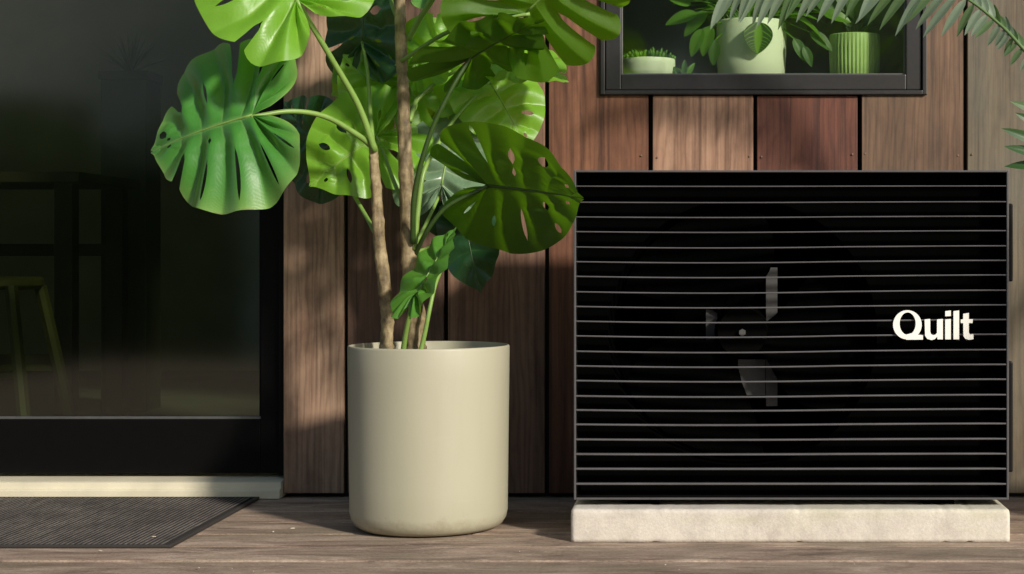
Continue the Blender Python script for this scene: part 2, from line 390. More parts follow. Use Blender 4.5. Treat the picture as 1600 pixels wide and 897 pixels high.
f0 = [bm.verts.new((dx0 - .0, y, z)) for y, z in pr]; f1 = [bm.verts.new((dx1 + .001, y, z)) for y, z in pr]
bm.faces.new(f0); bm.faces.new(f1[::-1])
for i in range(len(pr)): bm.faces.new((f0[i], f0[(i + 1) % len(pr)], f1[(i + 1) % len(pr)], f1[i]))
bmesh.ops.recalc_face_normals(bm, faces=bm.faces)
obj('threshold', bm, M['sill'], door)

# ------------------------------------------------------------------ room behind the glass
rx0, rx1, ry1 = -4.2, 2.6, 4.2
tag(obj('room_floor', box(rx0, rx1, 0.112, ry1, -0.02, 0.045), M['room_floor']), kind='structure')
tag(obj('room_wall_back', box(rx0, rx1, ry1, ry1 + .1, -0.02, 2.7), M['room']), kind='structure')
tag(obj('room_wall_left', box(rx0 - .1, rx0, 0.112, ry1, -0.02, 2.7), M['room']), kind='structure')
tag(obj('room_wall_right', box(rx1, rx1 + .1, 0.112, ry1, -0.02, 2.7), M['room']), kind='structure')
tag(obj('room_ceiling', box(rx0 - .1, rx1 + .1, 0.112, ry1 + .1, 2.7, 2.8), M['room']), kind='structure')
roof = empty('house_roof', (0, 2, 2.8), 'flat dark roof above the cedar wall, out of the picture', 'roof')
obj('slab', box(-3.6, 2.9, -0.12, 4.5, 2.81, 2.95, 0.01), M['black_frame'], roof)

# table and stool in the room; planter built in place of its reflection
t = empty('table', P(60, 650, 5.7) * 1.0, 'dark bar-height table in the dim room behind the door glass', 'table')
tz = ZA(272, 5.7); tx1 = XA(152, 5.7)
obj('table_top', box(tx1 - 1.1, tx1, 1.15, 1.75, tz - .035, tz, .004), M['dark_wood'], t)
for lx in (tx1 - .06, tx1 - 1.04):
    for ly in (1.2, 1.68): obj('leg', box(lx - .03, lx + .03, ly - .03, ly + .03, 0.045, tz - .035, .003), M['dark_wood'], t)
obj('stretcher', box(tx1 - 1.04, tx1 - .06, 1.66, 1.70, ZA(400, 5.7), ZA(380, 5.7), .003), M['dark_wood'], t)
obj('foot_rail', box(tx1 - 1.04, tx1 - .06, 1.18, 1.22, .26, .30, .003), M['dark_wood'], t)
s = empty('stool', (-2.17, .78, .045), 'olive yellow wooden stool with splayed legs behind the door glass', 'stool')
for sx in (-1, 1):
    for sy in (-1, 1):
        obj('leg', tube([Vector((-2.17 + sx * .12, .78 + sy * .11, .53)), Vector((-2.17 + sx * .20, .78 + sy * .19, .045))], lambda f: .020, 8), M['yellow_wood'], s)
obj('seat', lathe([(.02, 0), (.15, 0), (.165, .012), (.165, .03), (.155, .038), (.02, .04)], (-2.17, .78, .52), 32, True, True), M['yellow_wood'], s)
for zz in (.27,):
    for sy in (-1, 1): obj('rung', tube([Vector((-2.17 - .165, .78 + sy * .155, zz)), Vector((-2.17 + .165, .78 + sy * .155, zz))], lambda f: .012, 6), M['yellow_wood'], s)
p = empty('tall_planter', (XA(205, 6.4), 6.4 + CAMY, .045), 'tall dark square planter put in the room in place of its reflection in the door glass', 'planter')
tzp = ZA(116, 6.4); pcx = XA(205, 6.4); pcy = 6.4 + CAMY
obj('body', box(pcx - .085, pcx + .085, pcy - .085, pcy + .085, .045, tzp, .006), simple('planter_dark', (.02, .022, .014), .5), p)
obj('rim', box(pcx - .092, pcx + .092, pcy - .092, pcy + .092, tzp - .03, tzp + .004, .004), simple('planter_rim', (.03, .03, .02), .5), p)
sp = empty('spiky_plant', (pcx, pcy, tzp), 'small spiky leaved plant on the tall planter, built in place of its reflection', 'plant')
spm = simple('spiky_leaf', (.05, .09, .03), .5)
for k in range(34):
    an = k * 2.39996; el = R(20 + (k * 37) % 65); L = .15 + .03 * ((k * 7) % 5) / 5
    d3 = Vector((math.cos(an) * math.cos(el), math.sin(an) * math.cos(el), math.sin(el))); b0 = Vector((pcx, pcy, tzp + .004))
    obj('leaf', tube([b0, b0 + d3 * L * .5 + Vector((0, 0, .006)), b0 + d3 * L], lambda f: .0055 * (1.02 - f), 5), spm, sp)

# ================================================================== DOOR MAT
matm, n, bs, _ = new_mat('ribbed_mat')
v = coords(n, (1, 1, 1)); a = noise(n, v, 5, 5, .6); b = noise(n, v, 260, 3, .7); c = noise(n, coords(n, (160, 12, 1)), 1, 3)
col = ramp(n, a.outputs[0], [(.3, (.055, .046, .040)), (.7, (.17, .15, .13))])
col = mix(n, .8, col, ramp(n, b.outputs[0], [(.3, (.45, .45, .45)), (.72, (1.5, 1.45, 1.4))]), 'MULTIPLY')
col = mix(n, math_n(n, 'MULTIPLY', ramp(n, c.outputs[0], [(.5, (0, 0, 0)), (.7, (1, 1, 1))]), .35), col, (.14, .125, .11))
lk(n, col, bs.inputs['Base Color']); bs.inputs['Roughness'].default_value = .95; bump(n, bs, b.outputs[0], .8, .002)
mt = empty('door_mat', (-1.75, -.39, 0), 'dark ribbed door mat lying on the deck before the glass door', 'door mat')
bm = bmesh.new(); x = -2.36; rows = []
ys = [-0.0455 - k * (.7125 / 24) for k in range(25)]
rgm = random.Random(4)
while x < -1.151:
    hz = rgm.uniform(-.0006, .0006)
    for (o_, z_) in ((0, .0040), (.0036, .0040), (.0044, .0078), (.0080, .0082), (.0104, .0076), (.0110, .0040)):
        rows.append([bm.verts.new((x + o_, y, z_ + (hz * .6 + rgm.uniform(-.0004, .0004)) * (z_ > .005))) for y in ys])
    x += .0112
for q_, (a_, b_) in enumerate(zip(rows, rows[1:])):
    for i in range(len(ys) - 1):
        f_ = bm.faces.new((a_[i], a_[i + 1], b_[i + 1], b_[i])); f_.material_index = 1 if q_ % 6 in (0, 5, 4) else 0
bmesh.ops.recalc_face_normals(bm, faces=bm.faces)
vm = simple('mat_groove', (.014, .012, .011), .95)
mo = obj('ribbed_pile', bm, matm, mt); mo.data.materials.append(vm)
edm = simple('mat_edge', (.028, .024, .021), .8)
obj('binding', box(-2.365, -1.130, -.768, -.7585, .0036, .0090, .0015), edm, mt)
obj('binding', box(-2.365, -1.1400, -.0460, -.0405, .0036, .0090, .0015), edm, mt)
obj('binding', box(-1.1395, -1.130, -.7580, -.0405, .0036, .0090, .0015), edm, mt)
obj('backing', box(-2.365, -1.130, -.7665, -.041, .0016, .0034), edm, mt)
sm = simple('debris', (.55, .48, .38), .8)
rng = random.Random(8)
lit = bmesh.new()
for k in range(20):
    px, py = rng.uniform(0, 1600), rng.uniform(790, 895)
    d = F * CAMZ / (py - CY); pt = P(px, py, d)
    if -2.4 < pt.x < -1.12 and pt.y > -.78: z = .010
    elif pt.y > -.75 and pt.x > -.9: continue
    else: z = .003
    s_ = rng.uniform(.0012, .0032)
    rr = bmesh.ops.create_icosphere(lit, subdivisions=1, radius=s_, matrix=Matrix.Translation((pt.x, pt.y, z)) @ Matrix.Rotation(rng.uniform(0, 3), 4, 'Z') @ Matrix.Diagonal((rng.uniform(.8, 2.6), .8, .5, 1)))
tag(obj('leaf_crumbs', lit, sm), 'pale crumbs of dry leaf scattered over mat and deck', 'litter', kind='stuff')

# ================================================================== APPLIANCE ON ITS PAD
UD = 3.75; UY = CAMY + UD
ux0, ux1 = XA(897, UD), XA(1576, UD); uz0, uz1 = ZA(781, UD), ZA(266, UD)
UYB = UY + .345
m, n, bs, _ = new_mat('concrete_pad')
v = coords(n); a = noise(n, v, 9, 6, .65); b = noise(n, v, 170, 4, .7); vo = n.nodes.new('ShaderNodeTexVoronoi'); vo.inputs['Scale'].default_value = 230; lk(n, v, vo.inputs['Vector'])
col = ramp(n, a.outputs[0], [(.3, (.47, .425, .365)), (.5, (.60, .55, .475)), (.72, (.68, .635, .55))])
col = mix(n, .5, col, ramp(n, b.outputs[0], [(.3, (.72, .72, .72)), (.65, (1.08, 1.08, 1.08))]), 'MULTIPLY')
g = noise(n, coords(n, (3, 3, 14)), 1, 4); col = mix(n, math_n(n, 'MULTIPLY', ramp(n, g.outputs[0], [(.5, (0, 0, 0)), (.7, (1, 1, 1))]), .35), col, (.48, .47, .26))
lk(n, col, bs.inputs['Base Color']); bs.inputs['Roughness'].default_value = .9
bump(n, bs, math_n(n, 'ADD', b.outputs[0], math_n(n, 'MULTIPLY', vo.outputs[0], .3)), .30, .002)
pad = bmesh.new(); PX0, PX1, PY0, PY1 = XA(891.5, 3.70), XA(1579, 3.70), CAMY + 3.70, CAMY + 4.17
from mathutils import noise as mnoise
def pad_ring(x, inset):
    y0, y1, z0, z1, r = PY0 + inset, PY1 - inset, .0015, .0725 - inset * .7, .010
    pr = []
    for k in range(8): pr.append((y0, z0 + (z1 - r - z0) * k / 8))
    for k in range(7): a = math.pi - k / 6 * math.pi / 2; pr.append((y0 + r + r * math.cos(a), z1 - r + r * math.sin(a)))
    for k in range(1, 16): pr.append((y0 + r + (y1 - y0 - 2 * r) * k / 16, z1))
    for k in range(7): a = math.pi / 2 - k / 6 * math.pi / 2; pr.append((y1 - r + r * math.cos(a), z1 - r + r * math.sin(a)))
    for k in range(1, 5): pr.append((y1, z1 - r + (z0 - z1 + r) * k / 4))
    out = []
    for (y, z) in pr:
        q = mnoise.noise(Vector((x * 14, y * 14, z * 14))) * .0010 + mnoise.noise(Vector((x * 60, y * 60, z * 60))) * .0009 + mnoise.noise(Vector((x * 170, y * 170, z * 170))) * .0005
        chip = max(0, mnoise.noise(Vector((x * 35, 3.3, 1.7))) - .40) * .008 if z > .055 or z < .004 else 0
        out.append(pad.verts.new((x, y - q + chip * .5, z + q * .6 + (chip if z < .004 else -chip * .6))))
    return out
xs = [PX0 + .010 * (1 - math.cos(k / 5 * math.pi / 2)) for k in range(5)]; ins = [.010 * (1 - math.sin(k / 5 * math.pi / 2)) for k in range(5)]
NX = 200; L_ = PX1 - PX0 - .02
st_ = [(x_, i_) for x_, i_ in zip(xs, ins)] + [(PX0 + .010 + L_ * k / NX, 0) for k in range(NX + 1)] + [(PX0 + PX1 - x_, i_) for x_, i_ in zip(xs[::-1], ins[::-1])]
rg_ = [pad_ring(x_, i_) for x_, i_ in st_]
for a_, b_ in zip(rg_, rg_[1:]):
    n_ = len(a_)
    for k in range(n_): pad.faces.new((a_[k], a_[(k + 1) % n_], b_[(k + 1) % n_], b_[k]))
pad.faces.new(rg_[0]); pad.faces.new(rg_[-1][::-1])
bmesh.ops.recalc_face_normals(pad, faces=pad.faces)
tag(obj('concrete_pad', pad, m, None, True), 'pale rough concrete slab lying on the deck under the black appliance', 'slab')

M['case'] = simple('unit_case', (.005, .0047, .0047), .5, .15, 40, spec=.15)
M['case_edge'] = simple('unit_edge', (.075, .072, .074), .42, .1, 40)
M['slat'] = simple('unit_slat', (.095, .092, .094), .45, .25, 7)
M['void'] = simple('unit_inside', (.0015, .0015, .0015), .9, .1, 30, 0, 0, 0.0)
M['fan'] = simple('fan_plastic', (.0018, .0018, .0018), .8, .1, 30, 0, 0, 0.02)
M['bracket'] = simple('bracket_steel', (.06, .058, .057), .6, .1, 40)
M['logo'] = simple('logo_white', (.86, .84, .76), .5, .02, 40)
hp = empty('heat_pump', ((ux0 + ux1) / 2, (UY + UYB) / 2, .072), 'black slatted outdoor heat pump with a white name on its grille', 'heat pump')
th = .0045
bm = bmesh.new()
add_box(bm, ux0, ux0 + th, UY + .006, UYB, uz0, uz1, .001); add_box(bm, ux1 - th, ux1, UY + .006, UYB, uz0, uz1, .001)
add_box(bm, ux0 + th, ux1 - th, UY + .006, UYB, uz1 - th, uz1 - .0004, 0); add_box(bm, ux0 + th, ux1 - th, UY + .006, UYB, uz0 + .0004, uz0 + th, 0)
obj('casing', bm, M['case'], hp)
bm = bmesh.new()
add_box(bm, ux0 - .0004, ux0 + .0042, UY - .001, UY + .0055, uz0, uz1, .001); add_box(bm, ux1 - .0042, ux1 + .0004, UY - .001, UY + .0055, uz0, uz1, .001)
add_box(bm, ux0 + .0042, ux1 - .0042, UY - .0006, UY + .0055, uz0 + .0002, uz0 + .0046, .001); add_box(bm, ux0 + .0042, ux1 - .0042, UY - .0006, UY + .0055, uz1 - .0044, uz1 - .0002, .001)
obj('front_frame', bm, M['case_edge'], hp)
# slats
slat_y = [291, 316, 339, 362, 386, 409, 432, 456, 479, 502, 525, 549, 572, 595, 619, 641, 663.5, 687, 710, 733, 756.5]
for i, py in enumerate(slat_y):
    z = ZA(py, UD); th2 = .0025 + .0012 * i / 20
    amp = .0033 * math.sin(math.pi * min(1, (py - 270) / 480.0))
    bm = bmesh.new(); rings = []; N_ = 28
    for k in range(N_ + 1):
        f = k / N_; x = ux0 + .0045 + (ux1 - ux0 - .009) * f
        dz = amp * (-math.sin(math.pi * min(1, f / .62)) + (1.1 * smoothstep(.5, 1, f)))
        rings.append([bm.verts.new((x, y, z + dz + zz)) for y, zz in ((UY + .0015, -th2 / 2), (UY + .0005, 0), (UY + .0015, th2 / 2), (UY + .024, th2 / 2 - .001), (UY + .024, -th2 / 2 + .001))])
    for a_, b_ in zip(rings, rings[1:]):
        for q in range(5): bm.faces.new((a_[q], a_[(q + 1) % 5], b_[(q + 1) % 5], b_[q]))
    bm.faces.new(rings[0][::-1]); bm.faces.new(rings[-1])
    bmesh.ops.recalc_face_normals(bm, faces=bm.faces)
    obj('slat', bm, M['slat'], hp)
# inner face with fan opening, fan, bracket
fc = P(1160, 520, UD + .06); fr = .30
bm = bmesh.new(); seg = 64; yb = UY + .055
ri = [bm.verts.new((fc.x + fr * math.cos(2 * math.pi * k / seg), yb, fc.z + fr * math.sin(2 * math.pi * k / seg))) for k in range(seg)]
rb = [bm.verts.new((fc.x + (fr - .01) * math.cos(2 * math.pi * k / seg), yb + .09, fc.z + (fr - .01) * math.sin(2 * math.pi * k / seg))) for k in range(seg)]
def clampbox(a):
    dx, dz = math.cos(a), math.sin(a); ts = []
    if dx > 1e-6: ts.append((ux1 - .005 - fc.x) / dx)
    if dx < -1e-6: ts.append((ux0 + .005 - fc.x) / dx)
    if dz > 1e-6: ts.append((uz1 - .005 - fc.z) / dz)
    if dz < -1e-6: ts.append((uz0 + .005 - fc.z) / dz)
    t_ = min(ts); return (fc.x + dx * t_, yb, fc.z + dz * t_)
ro = [bm.verts.new(clampbox(2 * math.pi * k / seg)) for k in range(seg)]
for k in range(seg):
    j = (k + 1) % seg; bm.faces.new((ri[k], ri[j], ro[j], ro[k])); bm.faces.new((ri[k], rb[k], rb[j], ri[j]))
obj('fan_shroud', bm, M['void'], hp)
obj('back_panel', box(ux0 + .005, ux1 - .005, UYB - .01, UYB - .002, uz0 + .005, uz1 - .005), M['void'], hp)
fan = empty('fan', (fc.x, yb + .07, fc.z)); fan.parent = hp; fan.matrix_basis = parent_world(hp).inverted() @ Matrix.Translation((fc.x, yb + .06, fc.z))
for k in range(3):
    bm = bmesh.new(); a0 = R(108 + 120 * k); rows = []
    for i in range(8):
        r_ = .05 + (.285 - .05) * i / 7; row = []
        for j in range(9):
            sw = R(62 + 22 * i / 7) * (j / 8 - .5) * (1 + .25 * math.sin(i * .5)) + R(14) * (i / 7) ** 2
            yy = .05 * (j / 8 - .5)
            row.append(bm.verts.new((fc.x + r_ * math.cos(a0 + sw), yb + .06 + yy, fc.z + r_ * math.sin(a0 + sw))))
        rows.append(row)
    for a_, b_ in zip(rows, rows[1:]):
        for j in range(8): bm.faces.new((a_[j], a_[j + 1], b_[j + 1], b_[j]))
    bmesh.ops.solidify(bm, geom=list(bm.faces), thickness=.003)
    obj('blade', bm, M['fan'], fan, True)
bm = bmesh.new(); bmesh.ops.create_cone(bm, cap_ends=True, segments=32, radius1=.062, radius2=.055, depth=.07, matrix=Matrix.Translation((fc.x, yb + .06, fc.z)) @ Matrix.Rotation(R(90), 4, 'X'))
obj('hub', bm, M['fan'], fan)
bm = bmesh.new(); bmesh.ops.create_cone(bm, cap_ends=True, segments=6, radius1=.009, radius2=.008, depth=.012, matrix=Matrix.Translation((fc.x, yb + .02, fc.z)) @ Matrix.Rotation(R(90), 4, 'X'))
obj('hub_nut', bm, M['bracket'], fan)
mp_ = bmesh.new()
dB = UD + .055 + .09
for px in (1112, 1206): add_box(mp_, XA(px, dB) - .013, XA(px, dB) + .013, yb + .095, yb + .104, ZA(635, dB), ZA(418, dB))
add_box(mp_, XA(1124, dB), XA(1196, dB), yb + .097, yb + .103, ZA(618, dB), ZA(562, dB))
obj('motor_bracket', mp_, M['bracket'], hp)
for (ya, yb_) in ((318, 440), (565, 738)):
    obj('service_cover', box(ux1 + .0006, XA(1583, 3.90), CAMY + 3.90, CAMY + 4.0, ZA(yb_, 3.9), ZA(ya, 3.9), .004), M['case'], hp)
for fx in (ux0 + .15, ux1 - .15): obj('foot', box(fx - .035, fx + .035, UY + .03, UYB - .02, .0725, uz0 + .0002, .002), M['void'], hp)
# the name on the grille, letter by letter
lg = empty('lettering', (0, 0, 0)); lg.parent = hp; lg['label'] = 'white raised name reading Quilt'
lc = P(1458, 508, UD); lg.matrix_basis = parent_world(hp).inverted() @ Matrix.Translation((lc.x, UY - .004, lc.z))
def LP(x, y): return (XA(1370 + x / 2.64, UD), ZA(460 + y / 2.6385, UD))
def letter(polys):
    bm = bmesh.new()
    for pl in polys: extrude_poly(bm, [LP(*q) for q in pl], UY - .006, UY - .001)
    bmesh.ops.recalc_face_normals(bm, faces=bm.faces); obj('letter', bm, M['logo'], lg)
bm = bmesh.new(); seg = 48; R4 = [[], [], [], []]
for k in range(seg):
    a = 2 * math.pi * k / seg
    o_ = LP(125 + 59 * math.cos(a), 125 - 60 * math.sin(a)); i_ = LP(126 + 33 * math.cos(a), 120 - 46 * math.sin(a))
    for q, (pt, y) in enumerate(((o_, UY - .006), (o_, UY - .001), (i_, UY - .001), (i_, UY - .006))): R4[q].append(bm.verts.new((pt[0], y, pt[1])))
for q in range(4):
    for k in range(seg): j = (k + 1) % seg; bm.faces.new((R4[q][k], R4[q][j], R4[(q + 1) % 4][j], R4[(q + 1) % 4][k]))
extrude_poly(bm, [LP(*q) for q in ((112, 168), (140, 160), (165, 166), (189, 168), (189, 186), (120, 186.5))], UY - .0062, UY - .0012)
bmesh.ops.recalc_face_normals(bm, faces=bm.faces); obj('letter', bm, M['logo'], lg)
letter([[(196, 103), (219, 101), (219, 152), (222, 163), (230, 168), (240, 166), (247, 158), (247, 103), (271, 101), (271, 185), (249, 185), (248, 173), (238, 184), (224, 188), (207, 183), (198, 170)]])
letter([[(281, 103), (304, 101), (304, 185), (281, 185)], [(281, 69), (304, 66), (304, 89), (281, 90)]])
letter([[(315, 69), (338, 66), (338, 185), (315, 185)]])
letter([[(355, 80), (378, 76), (378, 102), (395, 102), (393, 118), (378, 118), (378, 156), (382, 165), (397, 164), (397, 184), (380, 187), (364, 183), (356, 172), (355, 118), (345, 118), (345, 104), (355, 102)]])

# ================================================================== BIG POT
PD = 3.905; pc = P(670.5, 0, PD); pcx, pcy = pc.x, pc.y
m, n, bs, _ = new_mat('cream_glaze')
v = coords(n, (1, 1, .25)); a = noise(n, v, 5, 4); b = noise(n, coords(n), 120, 4)
lk(n, ramp(n, a.outputs[0], [(.3, (.365, .352, .252)), (.7, (.405, .385, .282))]), bs.inputs['Base Color'])
bs.inputs['Roughness'].default_value = .5; bump(n, bs, b.outputs[0], .12, .001)
st = noise(n, coords(n, (14, 14, 1.6)), 1, 5, .65); sc_ = noise(n, coords(n, (3, 3, 40)), 1, 4)
c_ = bs.inputs['Base Color'].links[0].from_socket
c_ = mix(n, math_n(n, 'MULTIPLY', ramp(n, st.outputs[0], [(.5, (0, 0, 0)), (.75, (1, 1, 1))]), .16), c_, (.28, .25, .17))
c_ = mix(n, math_n(n, 'MULTIPLY', ramp(n, sc_.outputs[0], [(.62, (0, 0, 0)), (.72, (1, 1, 1))]), .10), c_, (.50, .48, .38))
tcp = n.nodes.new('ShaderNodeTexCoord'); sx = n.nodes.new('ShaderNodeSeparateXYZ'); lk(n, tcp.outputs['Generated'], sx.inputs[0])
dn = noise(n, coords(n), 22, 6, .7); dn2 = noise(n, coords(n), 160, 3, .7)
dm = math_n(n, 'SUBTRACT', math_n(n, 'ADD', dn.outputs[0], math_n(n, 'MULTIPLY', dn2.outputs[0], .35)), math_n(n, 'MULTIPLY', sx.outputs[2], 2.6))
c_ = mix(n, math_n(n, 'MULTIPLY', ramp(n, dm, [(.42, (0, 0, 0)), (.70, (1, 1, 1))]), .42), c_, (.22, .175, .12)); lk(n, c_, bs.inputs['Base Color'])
big = empty('plant_pot', (pcx, pcy, 0), 'tall cream cylinder pot on the deck holding the big split-leaf plant', 'pot')
H = .418; Rt = .1830; Rb = .1785
prof = [(.02, .003), (Rb - .034, .003), (Rb - .022, .0055), (Rb - .011, .013), (Rb - .003, .026), (Rb, .042)]
prof += [(Rb + (Rt - Rb) * k / 6, .042 + (H - .047) * k / 6) for k in range(1, 7)]
prof += [(Rt - .0008, H - .0015), (Rt - .003, H), (Rt - .0055, H - .0008), (Rt - .0068, H - .004), (Rt - .008, H - .07), (Rt - .009, .30)]
obj('shell', lathe(prof, (pcx, pcy, 0), 96), m, big, True)
bm = bmesh.new(); bmesh.ops.create_grid(bm, x_segments=30, y_segments=30, size=1)
rng = random.Random(2)
for vv in bm.verts:
    x, y = vv.co.x, vv.co.y; rr = max(abs(x), abs(y)); l = math.hypot(x, y) or 1
    vv.co = Vector((pcx + x / l * rr * .174, pcy + y / l * rr * .174, .362 + rng.uniform(-.003, .006)))
obj('soil', bm, simple('soil', (.035, .025, .018), .95, .4, 80, 0, .5), big)

# ================================================================== SPLIT-LEAF PLANT
OUT = [(.004, -.012), (.030, -.135), (.100, -.255), (.205, -.318), (.320, -.290), (.412, -.190), (.460, -.040), (.468, .125), (.445, .285), (.392, .425), (.305, .545), (.195, .640), (.095, .700), (.035, .738), (.004, .775)]
OUTC = catmull([(x, y, 0) for x, y in OUT], 12)
def out_pt(sg):
    f = sg * (len(OUTC) - 1); i = min(int(f), len(OUTC) - 2); return OUTC[i].lerp(OUTC[i + 1], f - i)
def split_leaf(seed, N=7, slit=.6, hole=.7, wx=1.0, basal=1.0, droop=.25, side=.35, fold=.12, wave=.02, quilt=.028, size=.3, slits=None):
    """one half-lobed leaf: grid from midrib to margin for each vein, slits and holes between veins"""
    rg = random.Random(seed); bm = bmesh.new(); lay = bm.loops.layers.color.new('vein'); info = {}
    FS = [0, .06, .16, .28, .40, .465, .5, .535, .60, .72, .84, .94, 1]; T = 22; s0 = .34
    ph = rg.uniform(0, 6)
    def zed(x, y, t, s, f, ln):
        z = fold * abs(x) - side * x * x - droop * (max(0, y) ** 2) * 1.0 - droop * .6 * (min(0, y) ** 2)
        lq = min(1, ln * 3.2) ** 1.5
        z += lq * quilt * (2.6 * (.5 + .5 * math.cos(2 * math.pi * f)) ** .8 - 1.3) * min(1, t * 3) * (1.15 - t * .55)
        z += .0042 * lq * math.sin(t * 52 + s * 3) * math.sin(2 * math.pi * f) ** 2 * smoothstep(.05, .2, t) * (1 - t)
        wv = wave * lq
        z += wv * t * t * math.sin(s * 2.3 + ph) + wv * .6 * t ** 3 * math.sin(s * 5.1 + ph * 2)
        z -= .004 * math.exp(-((f - .5) / .06) ** 2) * min(1, t * 8) * (1 - t * .6)
        return z
    for sd in (1, -1):
        sl = {}
        for k in range(1, N):
            iv = []; r = rg.random(); sg = k / N
            if sg > .16 and rg.random() < slit:
                iv.append((rg.uniform(.38, .62), 1.0, rg.uniform(.045, .11)))
                if rg.random() < hole * .6: iv.append((.14, rg.uniform(.24, .3), .055))
            elif rg.random() < hole:
                a = rg.uniform(.24, .46); iv.append((a, a + rg.uniform(.14, .40), rg.uniform(.06, .15)))
            sl[k] = iv
        if slits: sl = slits[sd]
        def sw(k, t):
            w_ = 0
            for (a, b, m_) in sl.get(k, ()):
                if t <= a or t >= b and b < 1: continue
                if b < 1: w_ = max(w_, m_ * math.sqrt(max(0, 1 - ((2 * t - a - b) / (b - a)) ** 2)))
                else: w_ = max(w_, m_ * smoothstep(a, a + .14, t) * (.75 + .45 * (t - a) / (1 - a)))
            return w_
        isopen = {k: any(b >= 1 for (_, b, _) in sl.get(k, ())) for k in range(0, N + 1)}
        for k in range(N):
            grid = []
            for f in FS:
                colv = []
                for i in range(T + 1):
                    t = i / T; wl, wr = sw(k, t), sw(k + 1, t)
                    s_ = k + wl + (1 - wl - wr) * f; sg = s_ / N
                    E = out_pt(sg); mf = max(0, (sg - s0) / (1 - s0)); my = .755 * mf ** 1.15
                    Mv = Vector((0, my, 0)); D = E - Mv; ln = D.length
                    bend = .16 * smoothstep(.30, .5, sg) * (1 - .5 * sg) - .10 * (1 - smoothstep(.05, .36, sg))
                    pe = Vector((D.y, -D.x, 0)) * bend
                    tt = t
                    if isopen[k]: tt *= 1 - .085 * max(0, 1 - f / .42) ** 2.2 * t * t
                    if isopen[k + 1]: tt *= 1 - .085 * max(0, 1 - (1 - f) / .42) ** 2.2 * t * t
                    p_ = Mv + D * tt + pe * (4 * tt * (1 - tt)) * .5 * 1.3
                    y = p_.y * (basal if p_.y < 0 else 1)
                    z = zed(p_.x, y, t, s_ * (1 if sd > 0 else 1.07), f, ln)
                    vv = bm.verts.new((sd * p_.x * wx * size, y * size, z * size))
                    vn = max(math.exp(-((f - .5) / .045) ** 2) * (1 - .75 * t), math.exp(-(abs(p_.x) / .010) ** 2) if p_.y > -.02 else 0)
                    info[vv] = (vn, t ** 3, f)
                    colv.append(vv)
                grid.append(colv)
            for a_, b_ in zip(grid, grid[1:]):
                for i in range(T):
                    q = (a_[i], b_[i], b_[i + 1], a_[i + 1]) if sd < 0 else (a_[i], a_[i + 1], b_[i + 1], b_[i])
                    fc_ = bm.faces.new(q)
                    for lp in fc_.loops: c_ = info[lp.vert]; lp[lay] = (c_[0], c_[1], c_[2], 1)
    bmesh.ops.remove_doubles(bm, verts=bm.verts, dist=size * 2e-4)
    bmesh.ops.dissolve_degenerate(bm, edges=bm.edges, dist=size * 1e-4)
    fs = list(bm.faces); up = sum(1 if f.normal.z > 0 else -1 for f in fs)
    for f in fs:
        f.normal_update()
        if f.normal.z < 0: f.normal_flip()
    # midrib line for the raised rib
    rib = [Vector((0, .75 * k / 14 * size, (-droop * (.75 * k / 14) ** 2) * size)) for k in range(15)]
    return bm, rib

LM = {
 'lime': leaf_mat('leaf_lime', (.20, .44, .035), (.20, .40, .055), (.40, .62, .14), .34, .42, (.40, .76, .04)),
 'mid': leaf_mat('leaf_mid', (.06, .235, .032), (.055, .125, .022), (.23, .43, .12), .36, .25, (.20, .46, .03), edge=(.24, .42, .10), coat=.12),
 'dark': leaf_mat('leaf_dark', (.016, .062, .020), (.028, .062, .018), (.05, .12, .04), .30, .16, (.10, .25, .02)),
 'olive': leaf_mat('leaf_olive', (.045, .14, .018), (.042, .098, .006), (.075, .16, .015), .46, .40, (.155, .37, .004), spec=.3),
 'olive_lime': leaf_mat('leaf_olive_lime', (.12, .30, .03), (.075, .17, .012), (.2, .36, .05), .42, .5, (.28, .60, .012), spec=.35),
 'young': leaf_mat('leaf_young', (.09, .26, .03), (.10, .25, .03), (.30, .50, .12), .32, .35, (.25, .55, .02)),
 'pale_sheen': leaf_mat('leaf_pale_sheen', (.15, .24, .14), (.14, .20, .13), (.32, .42, .25), .28, .16, (.25, .42, .12), coat=.4),  # glossy reflection put into the base colour as a pale tone
}
M['petiole'] = leaf_mat('petiole_green', (.20, .33, .07), (.20, .33, .07), (.3, .4, .1), .4, .05)
M['petiole_dark'] = leaf_mat('petiole_dark', (.035, .075, .012), (.035, .075, .012), (.05, .1, .02), .45, .05)
m, n, bs, _ = new_mat('plant_bark')
v = coords(n); a = noise(n, v, 26, 5, .65); b = noise(n, coords(n, (60, 60, 14)), 1, 4, .6); vz = coords(n, (1, 1, 1))
col = ramp(n, a.outputs[0], [(.32, (.10, .07, .035)), (.48, (.25, .19, .095)), (.68, (.44, .35, .20))])
col = mix(n, .7, col, ramp(n, b.outputs[0], [(.36, (.34, .29, .24)), (.55, (1, 1, 1))]), 'MULTIPLY')
lk(n, col, bs.inputs['Base Color']); bs.inputs['Roughness'].default_value = .7; bump(n, bs, b.outputs[0], .6, .003)
M['bark'] = m

